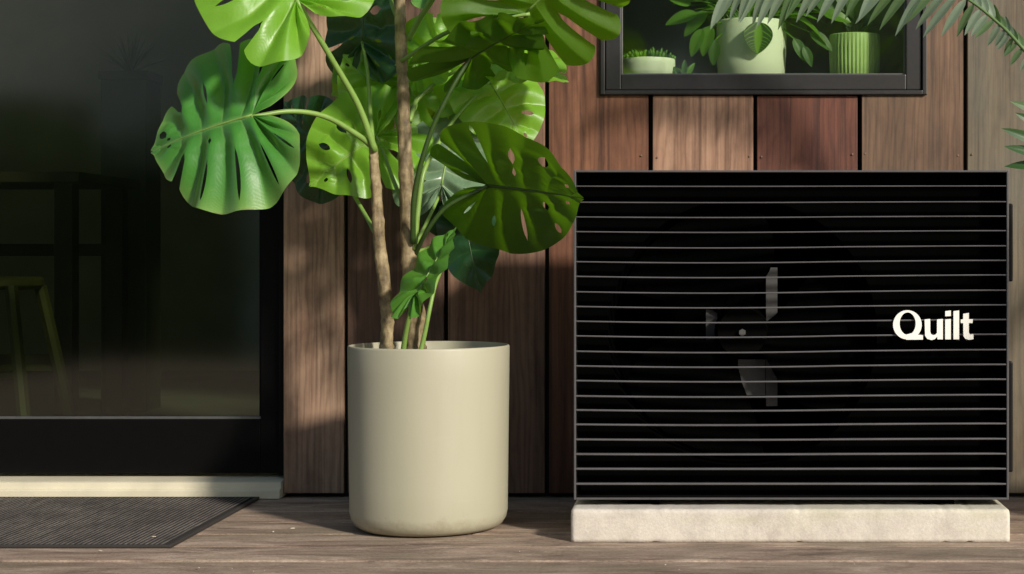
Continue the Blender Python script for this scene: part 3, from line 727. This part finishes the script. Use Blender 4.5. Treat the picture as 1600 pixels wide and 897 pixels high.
mon = empty('split_leaf_plant', (pcx, pcy, .362), 'tall green split-leaf plant growing from the cream pot beside the door', 'plant')
def leaf(B, T, n_up, mat_key, seed, size=None, **kw):
    B = P(*B); T = P(*T); Y = (T - B); L = Y.length; Y.normalize(); nv = Vector(n_up)
    X = Y.cross(nv).normalized(); Z = X.cross(Y)
    size = size or L / .765
    bm, rib = split_leaf(seed, size=size, **kw)
    MW = Matrix((( X.x, Y.x, Z.x, B.x), (X.y, Y.y, Z.y, B.y), (X.z, Y.z, Z.z, B.z), (0, 0, 0, 1)))
    me = bpy.data.meshes.new('leaf'); bm.to_mesh(me); bm.free(); me.materials.append(LM[mat_key])
    for p_ in me.polygons: p_.use_smooth = True
    o = obj('leaf', me, None, mon, True, MW)
    bm = bmesh.new(); add_tube(bm, rib, lambda f: size * .0085 * (1.05 - f), 6)
    me = bpy.data.meshes.new('midrib'); bm.to_mesh(me); bm.free(); me.materials.append(M['petiole_dark'] if mat_key in ('olive', 'dark') else M['petiole'])
    for p_ in me.polygons: p_.use_smooth = True
    obj('midrib', me, None, o, True, MW)
    return o
def petiole(pts, w0, w1, m='petiole', n=8):
    q = catmull([P(*p_) for p_ in pts], n)
    k = PD / F / 2
    obj('petiole', tube(q, lambda f: k * (w0 + (w1 - w0) * f), 10), M[m], mon, True)

# stems
def stem(pts, ws, seed, knots):
    q = catmull([P(*p_) for p_ in pts], 14); rg = random.Random(seed); k = PD / F / 2; n_ = len(q)
    ph = [rg.uniform(0, 6) for _ in range(8)]
    W_ = catmull([(w_, 0, 0) for w_ in ws], 14)
    kk = [rg.uniform(0, .4) + j for j in range(knots)]
    def rad(f):
        r = W_[min(len(W_) - 1, int(round(f * (len(W_) - 1))))].x * k
        ring_ = max(math.exp(-((f * knots - c_) / .09) ** 2) for c_ in kk)
        return r * (1 + .13 * ring_)
    obj('stem', tube(q, rad, 14, lambda f, j: .05 * math.sin(f * 90 + j * 2 + ph[0]) + .05 * math.sin(f * 37 + j * 1.3 + ph[1])), M['bark'], mon, True)
stem([(655, 575, 3.95), (648, 535, 3.95), (650, 490, 3.95), (641, 430, 3.95), (638, 350, 3.95), (633, 250, 3.95), (631, 170, 3.95), (627, 80, 3.95), (626, -20, 3.95), (640, -160, 3.96), (650, -290, 3.97)],
     [36, 34, 29, 26, 24, 22, 19, 18, 16, 13, 9], 1, 13)
stem([(606, 575, 3.93), (604, 540, 3.93), (605, 500, 3.93), (600, 440, 3.93), (592, 370, 3.93), (589, 310, 3.93), (585, 260, 3.93), (583, 228, 3.93)], [22, 21, 19, 20, 19, 17, 15, 13], 4, 8)
# leaves (base pixel+distance, tip pixel+distance, upper-side normal, tone)
leaf((394, 180, 3.76), (220, 226, 3.82), (-.28, -.88, .30), 'mid', 11, wx=1.26, droop=.20, side=.45, fold=.10, wave=.03, quilt=.022, N=8,
     slits={1: {2: [(.5, .8, .05)], 3: [(.45, .90, .07)], 4: [(.40, 1.0, .085)], 5: [(.30, .55, .05)], 6: [(.46, 1.0, .12)], 7: [(.40, .78, .17), (.15, .27, .10)]},
            -1: {2: [(.50, .88, .05)], 3: [(.42, .90, .045)], 4: [(.36, .88, .055)], 5: [(.15, .22, .07), (.45, .90, .05)], 6: [(.34, 1.0, .10)], 7: [(.12, .26, .10)]}})
leaf((463, 0, 3.74), (335, -128, 3.80), (.25, -.88, .40), 'lime', 24, slit=.3, hole=.7, wx=1.08, quilt=.022, droop=.3, side=.55, fold=.15)
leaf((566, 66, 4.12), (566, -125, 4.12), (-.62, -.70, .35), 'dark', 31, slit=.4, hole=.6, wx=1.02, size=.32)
leaf((588, 212, 4.05), (512, 262, 4.0), (.35, -.80, .48), 'lime', 47, slit=.3, hole=.7, wx=1.15, size=.25, basal=1.35)
leaf((640, 130, 4.10), (735, 36, 4.08), (.25, -.86, .42), 'lime', 53, slit=.6, hole=.6)
leaf((615, 88, 4.20), (540, 128, 4.17), (.3, -.85, .4), 'lime', 59, slit=.3, hole=.6, size=.23)
leaf((738, 90, 3.84), (832, 30, 3.74), (-.16, .36, .90), 'olive', 61, slit=.45, hole=.5, wx=.92, size=.29, basal=1.6, droop=.1, side=.25)
leaf((822, 20, 3.80), (905, -66, 3.74), (.10, .50, .86), 'olive_lime', 67, wx=1.22, size=.355, droop=.3, basal=1.2, N=8,
     slits={sd_: {2: [(.5, .8, .08)], 3: [(.34, 1.0, .07)], 4: [(.32, 1.0, .10)], 5: [(.15, .24, .08), (.34, 1.0, .10)], 6: [(.38, 1.0, .09)], 7: [(.4, .7, .12)]} for sd_ in (1, -1)})
leaf((790, 92, 4.02), (885, 108, 3.95), (.15, -.55, .80), 'lime', 71, slit=.4, hole=.4, size=.22)
leaf((765, 128, 4.12), (815, 205, 4.08), (.3, -.85, .4), 'lime', 73, slit=.3, hole=.5, size=.25)
leaf((700, 140, 4.16), (655, 215, 4.14), (.3, -.85, .4), 'lime', 79, slit=.3, hole=.6, size=.24)
leaf((690, 290, 4.05), (712, 165, 4.09), (.05, -.92, .36), 'pale_sheen', 83, slit=.3, hole=.3, size=.27, wx=.95)
leaf((763, 290, 3.88), (915, 305, 3.66), (.66, .66, .30), 'olive', 97, wx=.74, basal=1.25, droop=.08, side=.2, fold=.04, size=.44, quilt=.011, wave=.010,
     slits={1: {1: [(.5, .7, .07)], 2: [(.45, 1.0, .04)], 3: [(.40, .95, .07)], 4: [(.2, .28, .08), (.40, .60, .11)], 5: [(.55, .75, .16)], 6: [(.5, .65, .1)]},
            -1: {2: [(.45, .70, .06)], 3: [(.5, .68, .06)], 4: [(.35, .78, .06)], 5: [(.25, .4, .10), (.7, .9, .07)], 6: [(.4, .55, .1)]}})
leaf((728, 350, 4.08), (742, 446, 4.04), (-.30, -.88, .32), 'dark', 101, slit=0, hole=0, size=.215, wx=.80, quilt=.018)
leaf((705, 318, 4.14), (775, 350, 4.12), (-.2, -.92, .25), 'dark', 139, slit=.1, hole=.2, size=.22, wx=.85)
leaf((654, 456, 3.80), (702, 363, 3.86), (-.62, -.66, .40), 'young', 103, slit=0, hole=.12, wx=.58, fold=.22, side=.3, droop=.08, quilt=.030, wave=.008, N=8, size=.232)
leaf((652, 92, 4.03), (712, 34, 3.99), (.25, -.86, .42), 'lime', 149, slit=.5, hole=.5, size=.19)
leaf((604, 160, 4.14), (560, 105, 4.12), (.2, -.9, .38), 'lime', 151, slit=.3, hole=.6, size=.2)
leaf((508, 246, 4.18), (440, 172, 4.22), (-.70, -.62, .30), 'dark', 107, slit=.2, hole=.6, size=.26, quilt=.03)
# leaves above the top of the picture
leaf((700, -60, 3.85), (830, -150, 3.75), (.3, -.6, .7), 'mid', 109, slit=.8)
leaf((560, -150, 4.1), (480, -260, 4.1), (-.2, -.7, .6), 'mid', 113, slit=.7)
leaf((660, -290, 3.97), (700, -420, 3.85), (.1, -.8, .5), 'lime', 127, slit=.6)
leaf((740, -180, 4.15), (830, -230, 4.2), (.3, -.4, .8), 'mid', 131, slit=.6)
# petioles
petiole([(583, 230, 3.93), (560, 212, 3.90), (510, 183, 3.85), (455, 174, 3.80), (392, 183, 3.76)], 10, 7)
petiole([(586, 236, 3.92), (560, 165, 3.88), (520, 95, 3.82), (463, 0, 3.74)], 11, 8)
petiole([(583, 232, 3.94), (578, 170, 4.0), (574, 110, 4.06), (566, 66, 4.12)], 8, 5)
petiole([(590, 372, 3.94), (572, 338, 4.0), (540, 285, 4.1), (508, 246, 4.18)], 8, 5)
petiole([(628, 315, 3.96), (612, 275, 4.0), (600, 240, 4.03), (588, 212, 4.05)], 7, 5)
petiole([(645, 380, 3.93), (648, 300, 3.88), (672, 210, 3.84), (705, 140, 3.83), (735, 90, 3.84)], 9, 6, 'petiole_dark')
petiole([(648, 390, 3.94), (653, 330, 3.94), (662, 270, 3.95), (682, 230, 4.0), (715, 180, 4.06), (765, 128, 4.12)], 9, 5)
petiole([(650, 380, 3.96), (668, 345, 4.0), (682, 315, 4.05), (692, 292, 4.08)], 6, 5)
petiole([(648, 400, 3.95), (668, 360, 3.9), (700, 322, 3.88), (763, 290, 3.88)], 7, 6, 'petiole_dark')
petiole([(640, 190, 3.96), (652, 155, 4.0), (675, 140, 4.1), (700, 140, 4.16)], 9, 5)
petiole([(638, 62, 3.95), (655, 30, 3.93), (678, -5, 3.9), (700, -60, 3.85)], 10, 7)
petiole([(622, 30, 3.95), (612, 5, 4.0), (600, -60, 4.05), (560, -150, 4.1)], 7, 6)
petiole([(648, 395, 3.97), (672, 385, 4.04), (700, 365, 4.1), (722, 352, 4.12)], 6, 4)
petiole([(628, 565, 3.88), (634, 520, 3.85), (643, 480, 3.82), (654, 456, 3.80)], 9, 6)
petiole([(655, 560, 3.9), (664, 520, 3.9), (672, 480, 3.9), (682, 440, 3.93), (700, 400, 4.0)], 8, 5)
petiole([(632, 200, 3.96), (650, 165, 4.02), (645, 148, 4.08), (640, 130, 4.1)], 6, 4)
petiole([(628, 95, 3.93), (700, 50, 3.85), (770, 30, 3.8), (828, 22, 3.80)], 7, 6)
petiole([(630, 180, 3.97), (680, 130, 4.02), (740, 100, 4.03), (790, 92, 4.02)], 6, 5)
petiole([(626, 110, 3.98), (622, 96, 4.1), (615, 88, 4.2)], 5, 4)
petiole([(634, 150, 3.96), (640, 120, 4.0), (652, 92, 4.03)], 6, 4)
petiole([(630, 215, 3.98), (618, 185, 4.08), (604, 160, 4.14)], 6, 4)
petiole([(645, -230, 3.97), (690, -200, 4.05), (740, -180, 4.15)], 7, 5)

# ================================================================== POTS IN THE WINDOW
WZ = gz0 + .005
pot_w = simple('pale_ceramic', (.82, .86, .68), .5, .03, 20)
pot_g = simple('lime_ceramic', (.40, .56, .20), .5, .06, 30)
def wpot(px0, px1, py_top, d, name, label, m, ribs=0, bulge=0):
    c = P((px0 + px1) / 2, 0, d); r = (px1 - px0) / 2 / F * d; h = ZA(py_top, d) - WZ
    e = empty(name, (c.x, c.y, WZ), label, 'pot', 'pots in the window')
    pr = [(r * .3, 0), (r * .90, 0), (r * .965, h * .03), (r * (.985 + bulge), h * .35), (r * (1 + bulge), h * .7), (r, h * .97), (r * .985, h), (r * .95, h - .002), (r * .93, h * .8)]
    bm = lathe(pr, (c.x, c.y, WZ), 320 if ribs else 48)
    if ribs:
        for vv in bm.verts:
            a = math.atan2(vv.co.y - c.y, vv.co.x - c.x); k = 1 + .020 * math.cos(a * ribs)
            if vv.co.z < WZ + h * .93 and vv.co.z > WZ + h * .02: vv.co.x = c.x + (vv.co.x - c.x) * k; vv.co.y = c.y + (vv.co.y - c.y) * k
    obj('shell', bm, m, e, True)
    bm = bmesh.new(); bmesh.ops.create_circle(bm, cap_ends=True, segments=32, radius=r * .93, matrix=Matrix.Translation((c.x, c.y, WZ + h * .86)))
    obj('soil', bm, bpy.data.materials['soil'], e)
    return c, r, h
def simple_leaf(name, base, d, n_up, L, W, m, parent, droop=.3, point=1.0, seg=10):
    """plain pointed leaf with a folded middle; colour layer: r = across 0..1, g = along"""
    Y = d.normalized(); X = Y.cross(n_up).normalized(); Z = X.cross(Y); bm = bmesh.new(); lay = bm.loops.layers.color.new('vein'); rows = []; inf = {}
    for i in range(seg + 1):
        t = i / seg; wd = W * (math.sin(math.pi * t ** .8) ** .75 if 0 < t < 1 else 0) * (1 - (1 - point) * 0) + W * .02
        row = []
        for j in range(-3, 4):
            u = j / 3; p_ = base + Y * (L * (t - .12 * droop * t * t)) + X * (wd * u) + Z * (abs(u) * wd * .25 - droop * L * t * t)
            vv = bm.verts.new(p_); inf[vv] = (abs(u), t); row.append(vv)
        rows.append(row)
    for a_, b_ in zip(rows, rows[1:]):
        for j in range(6):
            f = bm.faces.new((a_[j], a_[j + 1], b_[j + 1], b_[j]))
            for lp in f.loops: c_ = inf[lp.vert]; lp[lay] = (c_[0], c_[1], 0, 1)
    return obj(name, bm, m, parent, True)
# leaf with herringbone pale veins (prayer plant)
def prayer_mat(name, dark, pale, tr):
    m, n, bs, out = new_mat(name)
    at = n.nodes.new('ShaderNodeAttribute'); at.attribute_name = 'vein'; sep = n.nodes.new('ShaderNodeSeparateColor'); lk(n, at.outputs['Color'], sep.inputs[0])
    k = math_n(n, 'SUBTRACT', math_n(n, 'MULTIPLY', sep.outputs[1], 9.0), math_n(n, 'MULTIPLY', sep.outputs[0], 1.6))
    fr = math_n(n, 'FRACT', k); dd = math_n(n, 'ABSOLUTE', math_n(n, 'SUBTRACT', fr, .5))
    ln = ramp(n, dd, [(.0, (1, 1, 1)), (.09, (.8, .8, .8)), (.15, (0, 0, 0))])
    mid = ramp(n, sep.outputs[0], [(.0, (1, 1, 1)), (.05, (1, 1, 1)), (.10, (0, 0, 0))])
    lk(n, mix(n, mix(n, 1.0, ln, mid, 'LIGHTEN'), dark, pale), bs.inputs['Base Color']); bs.inputs['Roughness'].default_value = .45
    t = n.nodes.new('ShaderNodeBsdfTranslucent'); t.inputs[0].default_value = (*tr, 1); ms = n.nodes.new('ShaderNodeMixShader'); ms.inputs[0].default_value = .3
    lk(n, bs.outputs[0], ms.inputs[1]); lk(n, t.outputs[0], ms.inputs[2]); lk(n, ms.outputs[0], out.inputs['Surface']); return m
pm1 = prayer_mat('prayer_leaf_dark', (.016, .05, .010), (.20, .40, .03), (.05, .15, .01))
pm2 = leaf_mat('sill_leaf_lime', (.13, .29, .025), (.13, .27, .03), (.3, .5, .08), .4, .35, (.3, .6, .03), attr='none')
pm3 = leaf_mat('sill_leaf_dark', (.05, .13, .02), (.05, .12, .02), (.1, .2, .03), .45, .3, (.15, .35, .02), attr='none')
c1, r1, h1 = wpot(973, 1055, 93, 4.53, 'bowl_pot', 'low white bowl at the left end of the window ledge', pot_w)
c2, r2, h2 = wpot(1120, 1228, 34, 4.56, 'sill_pot', 'tall pale white pot in the middle of the window ledge', pot_w, 0, .015)
c3, r3, h3 = wpot(1296, 1375, 55, 4.54, 'ribbed_pot', 'lime green vertically ribbed pot at the right of the window ledge', pot_g, 40)
rng = random.Random(12)
su = empty('succulent', (c1.x, c1.y, WZ + h1 * .86), 'small spiky green succulent cushion in the low white bowl', 'plant')
for k in range(70):
    a = k * 2.39996; q = math.sqrt(k / 70) * r1 * .9; b0 = Vector((c1.x + q * math.cos(a), c1.y + q * math.sin(a), WZ + h1 * .86))
    hh = .040 * (1 - .55 * (q / r1) ** 2) * rng.uniform(.75, 1.1)
    dirv = Vector((math.cos(a) * q / r1 * .7 + rng.uniform(-.25, .25), math.sin(a) * q / r1 * .7 + rng.uniform(-.25, .25), 1)).normalized()
    bm = bmesh.new(); add_tube(bm, [b0, b0 + dirv * hh * .5, b0 + dirv * hh * .85, b0 + dirv * hh], [.0028, .0048, .0034, .0004], 6)
    obj('leaf', bm, pm2 if k % 3 else pm3, su, True)
pp = empty('prayer_plant', (c2.x, c2.y, WZ + h2 * .86), 'bushy lime green prayer plant overflowing the tall pale pot', 'plant')
top2 = Vector((c2.x, c2.y, WZ + h2))
for k in range(46):
    a = rng.uniform(0, 2 * math.pi); el = R(rng.uniform(5, 70)); q = r2 * rng.uniform(.1, .75)
    b0 = top2 + Vector((q * math.cos(a), q * math.sin(a), -.005)); dirv = Vector((math.cos(a) * math.cos(el), math.sin(a) * math.cos(el) * .8, math.sin(el)))
    L = rng.uniform(.07, .13); b1 = b0 + dirv * rng.uniform(.02, .08)
    if b1.y < .04: b1.y = .05
    if dirv.y < -.3: dirv.y = -.25
    lf = simple_leaf('leaf', b1, dirv, Vector((0, -.35, 1)), L, L * .22, (pm2, pm3, pm2)[k % 3], pp, rng.uniform(.3, .9))
    obj('leaf_stalk', tube([b0 - Vector((0, 0, .02)), (b0 + b1) / 2 + Vector((0, 0, .004)), b1], lambda f: .0016, 5), pm2, lf)
for (x_, z_, dx, dz, L, mm) in ((1112, 40, -.35, -1, .085, 2), (1098, 45, -.5, -1, .08, 0), (1118, 62, -.1, -1, .07, 1), (1090, 22, -1, -.2, .09, 0), (1080, 8, -1, .5, .08, 0), (1105, 18, -.8, -.7, .09, 2), (1150, 30, -.3, -.7, .05, 0), (1240, 60, .6, -1, .07, 1), (1255, 72, .5, -1, .06, 1), (1265, 50, .9, -.6, .08, 1), (1285, 20, 1, -.2, .08, 0)):
    b0 = P(x_, z_, 4.50); lf = simple_leaf('leaf', b0, Vector((dx, -.15, dz)), Vector((dx * .2, -1, .5)), L, L * .22, (pm2, pm3, pm2)[mm], pp, .25)
    q = top2 + (b0 - top2) * .35; q.z = max(b0.z, top2.z) + .012
    obj('leaf_stalk', tube([top2 - Vector((0, 0, .02)), q, b0], lambda f: .0016, 5), pm2, lf)
b0 = P(1186, 34, 4.452); lf = simple_leaf('leaf', b0, Vector((-.06, -.10, -1)), Vector((0, -1, .05)), .086, .037, pm1, pp, .05, 1, 16)
lf['label'] = 'dark oval leaf with pale herringbone veins hanging before the pot'
obj('leaf_stalk', tube([top2 - Vector((0, 0, .02)), P(1180, 20, 4.49), P(1186, 24, 4.458), b0], lambda f: .002, 6), pm2, lf)
rp = empty('ledge_plant', (c3.x, c3.y, WZ + h3 * .86), 'dark leafy plant in the lime ribbed pot behind the hanging frond', 'plant')
top3 = Vector((c3.x, c3.y, WZ + h3))
for k in range(22):
    a = rng.uniform(0, 2 * math.pi); el = R(rng.uniform(35, 85)); dirv = Vector((math.cos(a) * math.cos(el), math.sin(a) * math.cos(el) * .4, math.sin(el)))
    L = rng.uniform(.08, .14); b1 = top3 + dirv * rng.uniform(.02, .08)
    if b1.y < .06: b1.y = .06
    lf = simple_leaf('leaf', b1, dirv, Vector((0, -1, .4)), L, L * .2, pm3, rp, .3)
    obj('leaf_stalk', tube([top3 - Vector((0, 0, .02)), b1], lambda f: .0016, 5), pm3, lf)
sprig = empty('seedling', (XA(1068, 4.5), CAMY + 4.5, WZ), 'tiny yellow green sprig on the ledge beside the white bowl', 'plant')
for k in range(7):
    a = k * 2.4; simple_leaf('leaf', Vector((XA(1068, 4.5) + .006 * math.cos(a), CAMY + 4.5 + .006 * math.sin(a), WZ)), Vector((math.cos(a) * .7, math.sin(a) * .4, 1)), Vector((0, -1, .3)), .03 + .008 * (k % 3), .008, pm2 if k % 2 else pm3, sprig, .3)

# ================================================================== PALM AT THE RIGHT
pl_m = leaf_mat('palm_leaflet', (.20, .265, .175), (.18, .24, .155), (.2, .25, .15), .42, .25, (.20, .34, .10), attr='none', spec=.45)
pl_g = leaf_mat('palm_leaflet_green', (.115, .19, .08), (.11, .17, .07), (.2, .25, .15), .42, .3, (.2, .42, .06), attr='none')
pl_d = leaf_mat('palm_leaflet_dark', (.035, .095, .022), (.035, .085, .02), (.2, .25, .15), .42, .25, (.12, .28, .03), attr='none')
rach = simple('palm_rachis', (.10, .17, .05), .5)
PB = Vector((1.16, -.50, .62))
palm = empty('palm', (PB.x, PB.y, 0), 'feathery palm reaching in from the right edge with grey-green fronds', 'palm')
m = simple('palm_trunk', (.10, .07, .045), .9, .4, 40, 0, .6)
obj('trunk', tube(catmull([Vector((PB.x + .02, PB.y, .0)), Vector((PB.x + .01, PB.y, .3)), PB], 8), lambda f: .045 - .008 * f, 12, lambda f, j: .14 * math.sin(f * 60 + j * 2)), m, palm, True)
def frond(pts, n_, lens, down, seed, mats, wid=.0075, single=True):
    rg = random.Random(seed); q = catmull([p_ if isinstance(p_, Vector) else P(*p_) for p_ in pts], 16)
    wid = wid * 1.55
    fo = obj('frond', tube(q, lambda f: .0052 * (1.1 - f), 8), rach, palm, True)
    for k in range(n_):
        f = .12 + .88 * (k + .5) / n_; i = min(len(q) - 2, int(f * (len(q) - 1))); b0 = q[i].lerp(q[i + 1], f * (len(q) - 1) - i); tg = (q[min(i + 2, len(q) - 1)] - q[max(0, i - 1)]).normalized()
        for sd in (0, 1):
            dv = down[sd]; L = lens(f) * rg.uniform(.9, 1.1)
            dirv = (tg * rg.uniform(.55, .75) + dv + Vector((rg.uniform(-.08, .08), rg.uniform(-.08, .08), rg.uniform(-.08, .08)))).normalized()
            up = dirv.cross(tg).cross(dirv); up = up * .3 + dirv.cross(tg) * (1 if sd else -1) + Vector((rg.uniform(-.2, .2), rg.uniform(-.2, .2), 0))
            if up.length < 1e-3: up = Vector((0, -1, 0))
            simple_leaf('leaflet', b0, dirv, up, L, wid * (L / .13) ** .4, mats[rg.randrange(len(mats))], fo, rg.uniform(.04, .16), 1, 7)
    return fo
frond([PB, (1690, 175, 3.92), (1604, 82, 3.93), (1562, 38, 3.95), (1500, -8, 3.97), (1410, -40, 4.0), (1310, -52, 4.02), (1210, -40, 4.03), (1130, -12, 4.03)],
      40, lambda f: .045 + .105 * smoothstep(.33, .60, f) * (1 - .5 * smoothstep(.8, 1, f)), (Vector((0, -.15, -1.0)), Vector((.05, .25, .75))), 3, (pl_m, pl_m, pl_g))
frond([PB, Vector((1.02, -.62, .86)), (1655, 260, 3.80), (1650, 170, 3.78), (1668, 60, 3.76)], 17, lambda f: .09 * math.sin(math.pi * f) ** .5 + .02, (Vector((-.9, -.1, -.25)), Vector((.9, .1, -.2))), 5, (pl_d, pl_d, pl_g), .0085)
for (dx, dy, s_) in ((.5, .15, 7), (.35, -.55, 8), (.05, -.6, 9), (.55, -.2, 10)):
    frond([PB, PB + Vector((dx * .4, dy * .4, .32)), PB + Vector((dx * .9, dy * .9, .42)), PB + Vector((dx * 1.4, dy * 1.4, .25))], 22, lambda f: .13 * math.sin(math.pi * f) ** .5 + .02,
          (Vector((-dy * 1.2, dx * 1.2, -.2)), Vector((dy * 1.2, -dx * 1.2, -.2))), s_, (pl_m, pl_g, pl_d))

pp_ = empty('palm_pot', (PB.x, PB.y, 0), 'dark round pot just past the right edge, holding the palm', 'pot')
obj('shell', lathe([(.02, .003), (.105, .003), (.12, .012), (.15, .24), (.156, .25), (.156, .27), (.148, .272), (.142, .255), (.135, .22)], (PB.x, PB.y, 0), 48), simple('palm_pot_glaze', (.05, .047, .042), .5), pp_, True)
bm = bmesh.new(); bmesh.ops.create_circle(bm, cap_ends=True, segments=32, radius=.14, matrix=Matrix.Translation((PB.x, PB.y, .238))); obj('soil', bm, bpy.data.materials['soil'], pp_)

# ================================================================== GARDEN BEHIND THE CAMERA (mirrored in the glass)
sid = simple('white_siding', (.72, .72, .69), .7, .08, 3)
SX, SY = -4.9, -7.6
sh = empty('garden_shed', (SX, SY, -.28), 'pale boarded garden house mirrored dimly in the door glass', 'shed')
for k in range(19):
    z = -.28 + k * .19
    bm = bmesh.new(); pr = [(SY, z), (SY + .022, z), (SY + .004, z + .185), (SY, z + .185)]
    a_ = [bm.verts.new((SX - 2.6, y, zz)) for y, zz in pr]; b_ = [bm.verts.new((SX + 2.6, y, zz)) for y, zz in pr]
    bm.faces.new(a_); bm.faces.new(b_[::-1])
    for i in range(4): bm.faces.new((a_[i], b_[i], b_[(i + 1) % 4], a_[(i + 1) % 4]))
    bmesh.ops.recalc_face_normals(bm, faces=bm.faces)
    obj('siding_board', bm, sid, sh)
obj('core', box(SX - 2.58, SX + 2.58, SY - 2.4, SY - .002, -.28, 3.32), M['sheath'], sh)
bm = bmesh.new(); extrude_poly(bm, [(SX - 2.8, 3.33), (SX + 2.8, 3.33), (SX + 2.8, 3.41), (SX, 4.3), (SX - 2.8, 3.41)], SY - 2.6, SY + .2); bmesh.ops.recalc_face_normals(bm, faces=bm.faces)
obj('roof', bm, simple('shed_roof', (.06, .055, .05), .8), sh)
obj('door', box(SX - .2, SX + .7, SY + .024, SY + .05, -.2, 1.75, .004), simple('shed_door', (.05, .06, .055), .5), sh)
sh.rotation_euler.z = R(-62)
fm = wood('fence_wood', (.10, .075, .05), (.17, .13, .09), 20)
fe = empty('garden_fence', (0, -11.4, -.28), 'dim board fence behind the garden, mirrored in the glass', 'fence')
fb = box(-.07, .07, -.012, .012, 0, 1.7, .002); fme = bpy.data.meshes.new('board'); fb.to_mesh(fme); fb.free(); fme.materials.append(fm)
for k in range(60):
    obj('board', fme, None, fe, False, Matrix.Translation((-5.5 + k * .148, -11.4, -.28)))
tl = [leaf_mat('tree_leaf_%d' % k, c_, c_, c_, .5, .3, (.12, .25, .03), attr='none') for k, c_ in enumerate(((.05, .085, .025), (.075, .11, .035), (.04, .07, .03)))]
tb = simple('tree_bark', (.07, .055, .04), .9, .4, 20, 0, .5)
def tree(x, y, h, r, seed, label):
    rg = random.Random(seed); e = empty('garden_tree', (x, y, -.28), label, 'tree', 'trees behind the garden')
    bm = bmesh.new(); top_ = Vector((x + rg.uniform(-.2, .2), y, h * .75))
    add_tube(bm, catmull([Vector((x, y, -.3)), Vector((x + rg.uniform(-.1, .1), y, h * .35)), top_], 6), lambda f: .13 * (1.05 - f) + .02, 9)
    tips = []
    for k in range(9):
        a = k * 2.4; z0 = h * (.3 + .045 * k); tip = Vector((x + math.cos(a) * r * .75, y + math.sin(a) * r * .75, z0 + h * .22)); tips.append(tip)
        b0 = Vector((x, y, z0)); add_tube(bm, [b0, (b0 + tip) / 2 + Vector((0, 0, .08)), tip], lambda f: .045 * (1.05 - f), 6)
    obj('trunk', bm, tb, e, True)
    tips.append(top_)
    verts, faces, mi = [], [], []
    for c_ in tips + [t_ + Vector((rg.gauss(0, r * .3), rg.gauss(0, r * .3), rg.gauss(0, r * .25))) for t_ in tips]:
        for q in range(260):
            g = Vector((rg.gauss(0, 1), rg.gauss(0, 1), rg.gauss(0, 1))) * r * .22; p_ = c_ + g; s_ = rg.uniform(.04, .085)
            u = Vector((rg.gauss(0, 1), rg.gauss(0, 1), rg.gauss(0, 1))).normalized(); v_ = u.cross(Vector((rg.gauss(0, 1), rg.gauss(0, 1), 1))).normalized() * .55
            i0 = len(verts); verts += [p_ - u * s_, p_ + v_ * s_, p_ + u * s_, p_ - v_ * s_]; faces.append((i0, i0 + 1, i0 + 2, i0 + 3)); mi.append(rg.randrange(3))
    me = bpy.data.meshes.new('crown'); me.from_pydata([tuple(v_) for v_ in verts], [], faces)
    for mm in tl: me.materials.append(mm)
    me.polygons.foreach_set('material_index', mi)
    o = bpy.data.objects.new('crown', me); C.objects.link(o); o.parent = e; o.matrix_basis = e.matrix_basis.inverted()
tree(-2.4, -12.6, 5.2, 1.5, 1, 'dark leafy garden tree right of the pale shed in the mirrored view')
tree(.4, -13.0, 4.4, 1.6, 2, 'dark leafy garden tree mirrored in the left part of the window')
tree(2.9, -14.2, 4.2, 1.5, 3, 'dark leafy garden tree mirrored in the right part of the window')
tree(-7.6, -11.5, 5.0, 1.5, 4, 'dark leafy garden tree left of the pale shed in the mirrored view')

# hedge added before the shed to darken the lower door reflection
rg = random.Random(77); verts, faces = [], []
for q in range(16000):
    f = rg.random(); p_ = Vector((-3.3 - 2.3 * f + rg.gauss(0, .15), -7.6 + 3.0 * f + rg.gauss(0, .15), -.28 + 1.75 * rg.random() ** .8 + .12 * math.sin(f * 17)))
    s_ = rg.uniform(.02, .04); u = Vector((rg.gauss(0, 1), rg.gauss(0, 1), rg.gauss(0, 1))).normalized(); v_ = u.cross(Vector((rg.gauss(0, 1), rg.gauss(0, 1), 1))).normalized() * .55
    i0 = len(verts); verts += [p_ - u * s_, p_ + v_ * s_, p_ + u * s_, p_ - v_ * s_]; faces.append((i0, i0 + 1, i0 + 2, i0 + 3))
he = empty('hedge', (-4.45, -6.1, -.28), 'dark hedge added before the pale shed to darken the door reflection', 'hedge')
me = bpy.data.meshes.new('foliage'); me.from_pydata([tuple(v_) for v_ in verts], [], faces); me.materials.append(tl[0])
o = bpy.data.objects.new('foliage', me); C.objects.link(o); o.parent = he; o.matrix_basis = he.matrix_basis.inverted()
bm = box(-1.85, 1.85, -.12, .12, -.28, 1.22, .05); bm.transform(Matrix.Translation((-4.45, -6.1, 0)) @ Matrix.Rotation(math.atan2(3.0, -2.3), 4, 'Z'))
obj('hedge_core', bm, simple('hedge_inside', (.012, .014, .008), .95), he)  # solid dark box added inside to close pale gaps in the reflection
tree(-1.0, -16.0, 5.6, 2.0, 5, 'tall dark tree farthest behind the garden, left of the middle')
tree(1.7, -16.4, 5.4, 2.0, 6, 'tall dark tree farthest behind the garden, right of the middle')
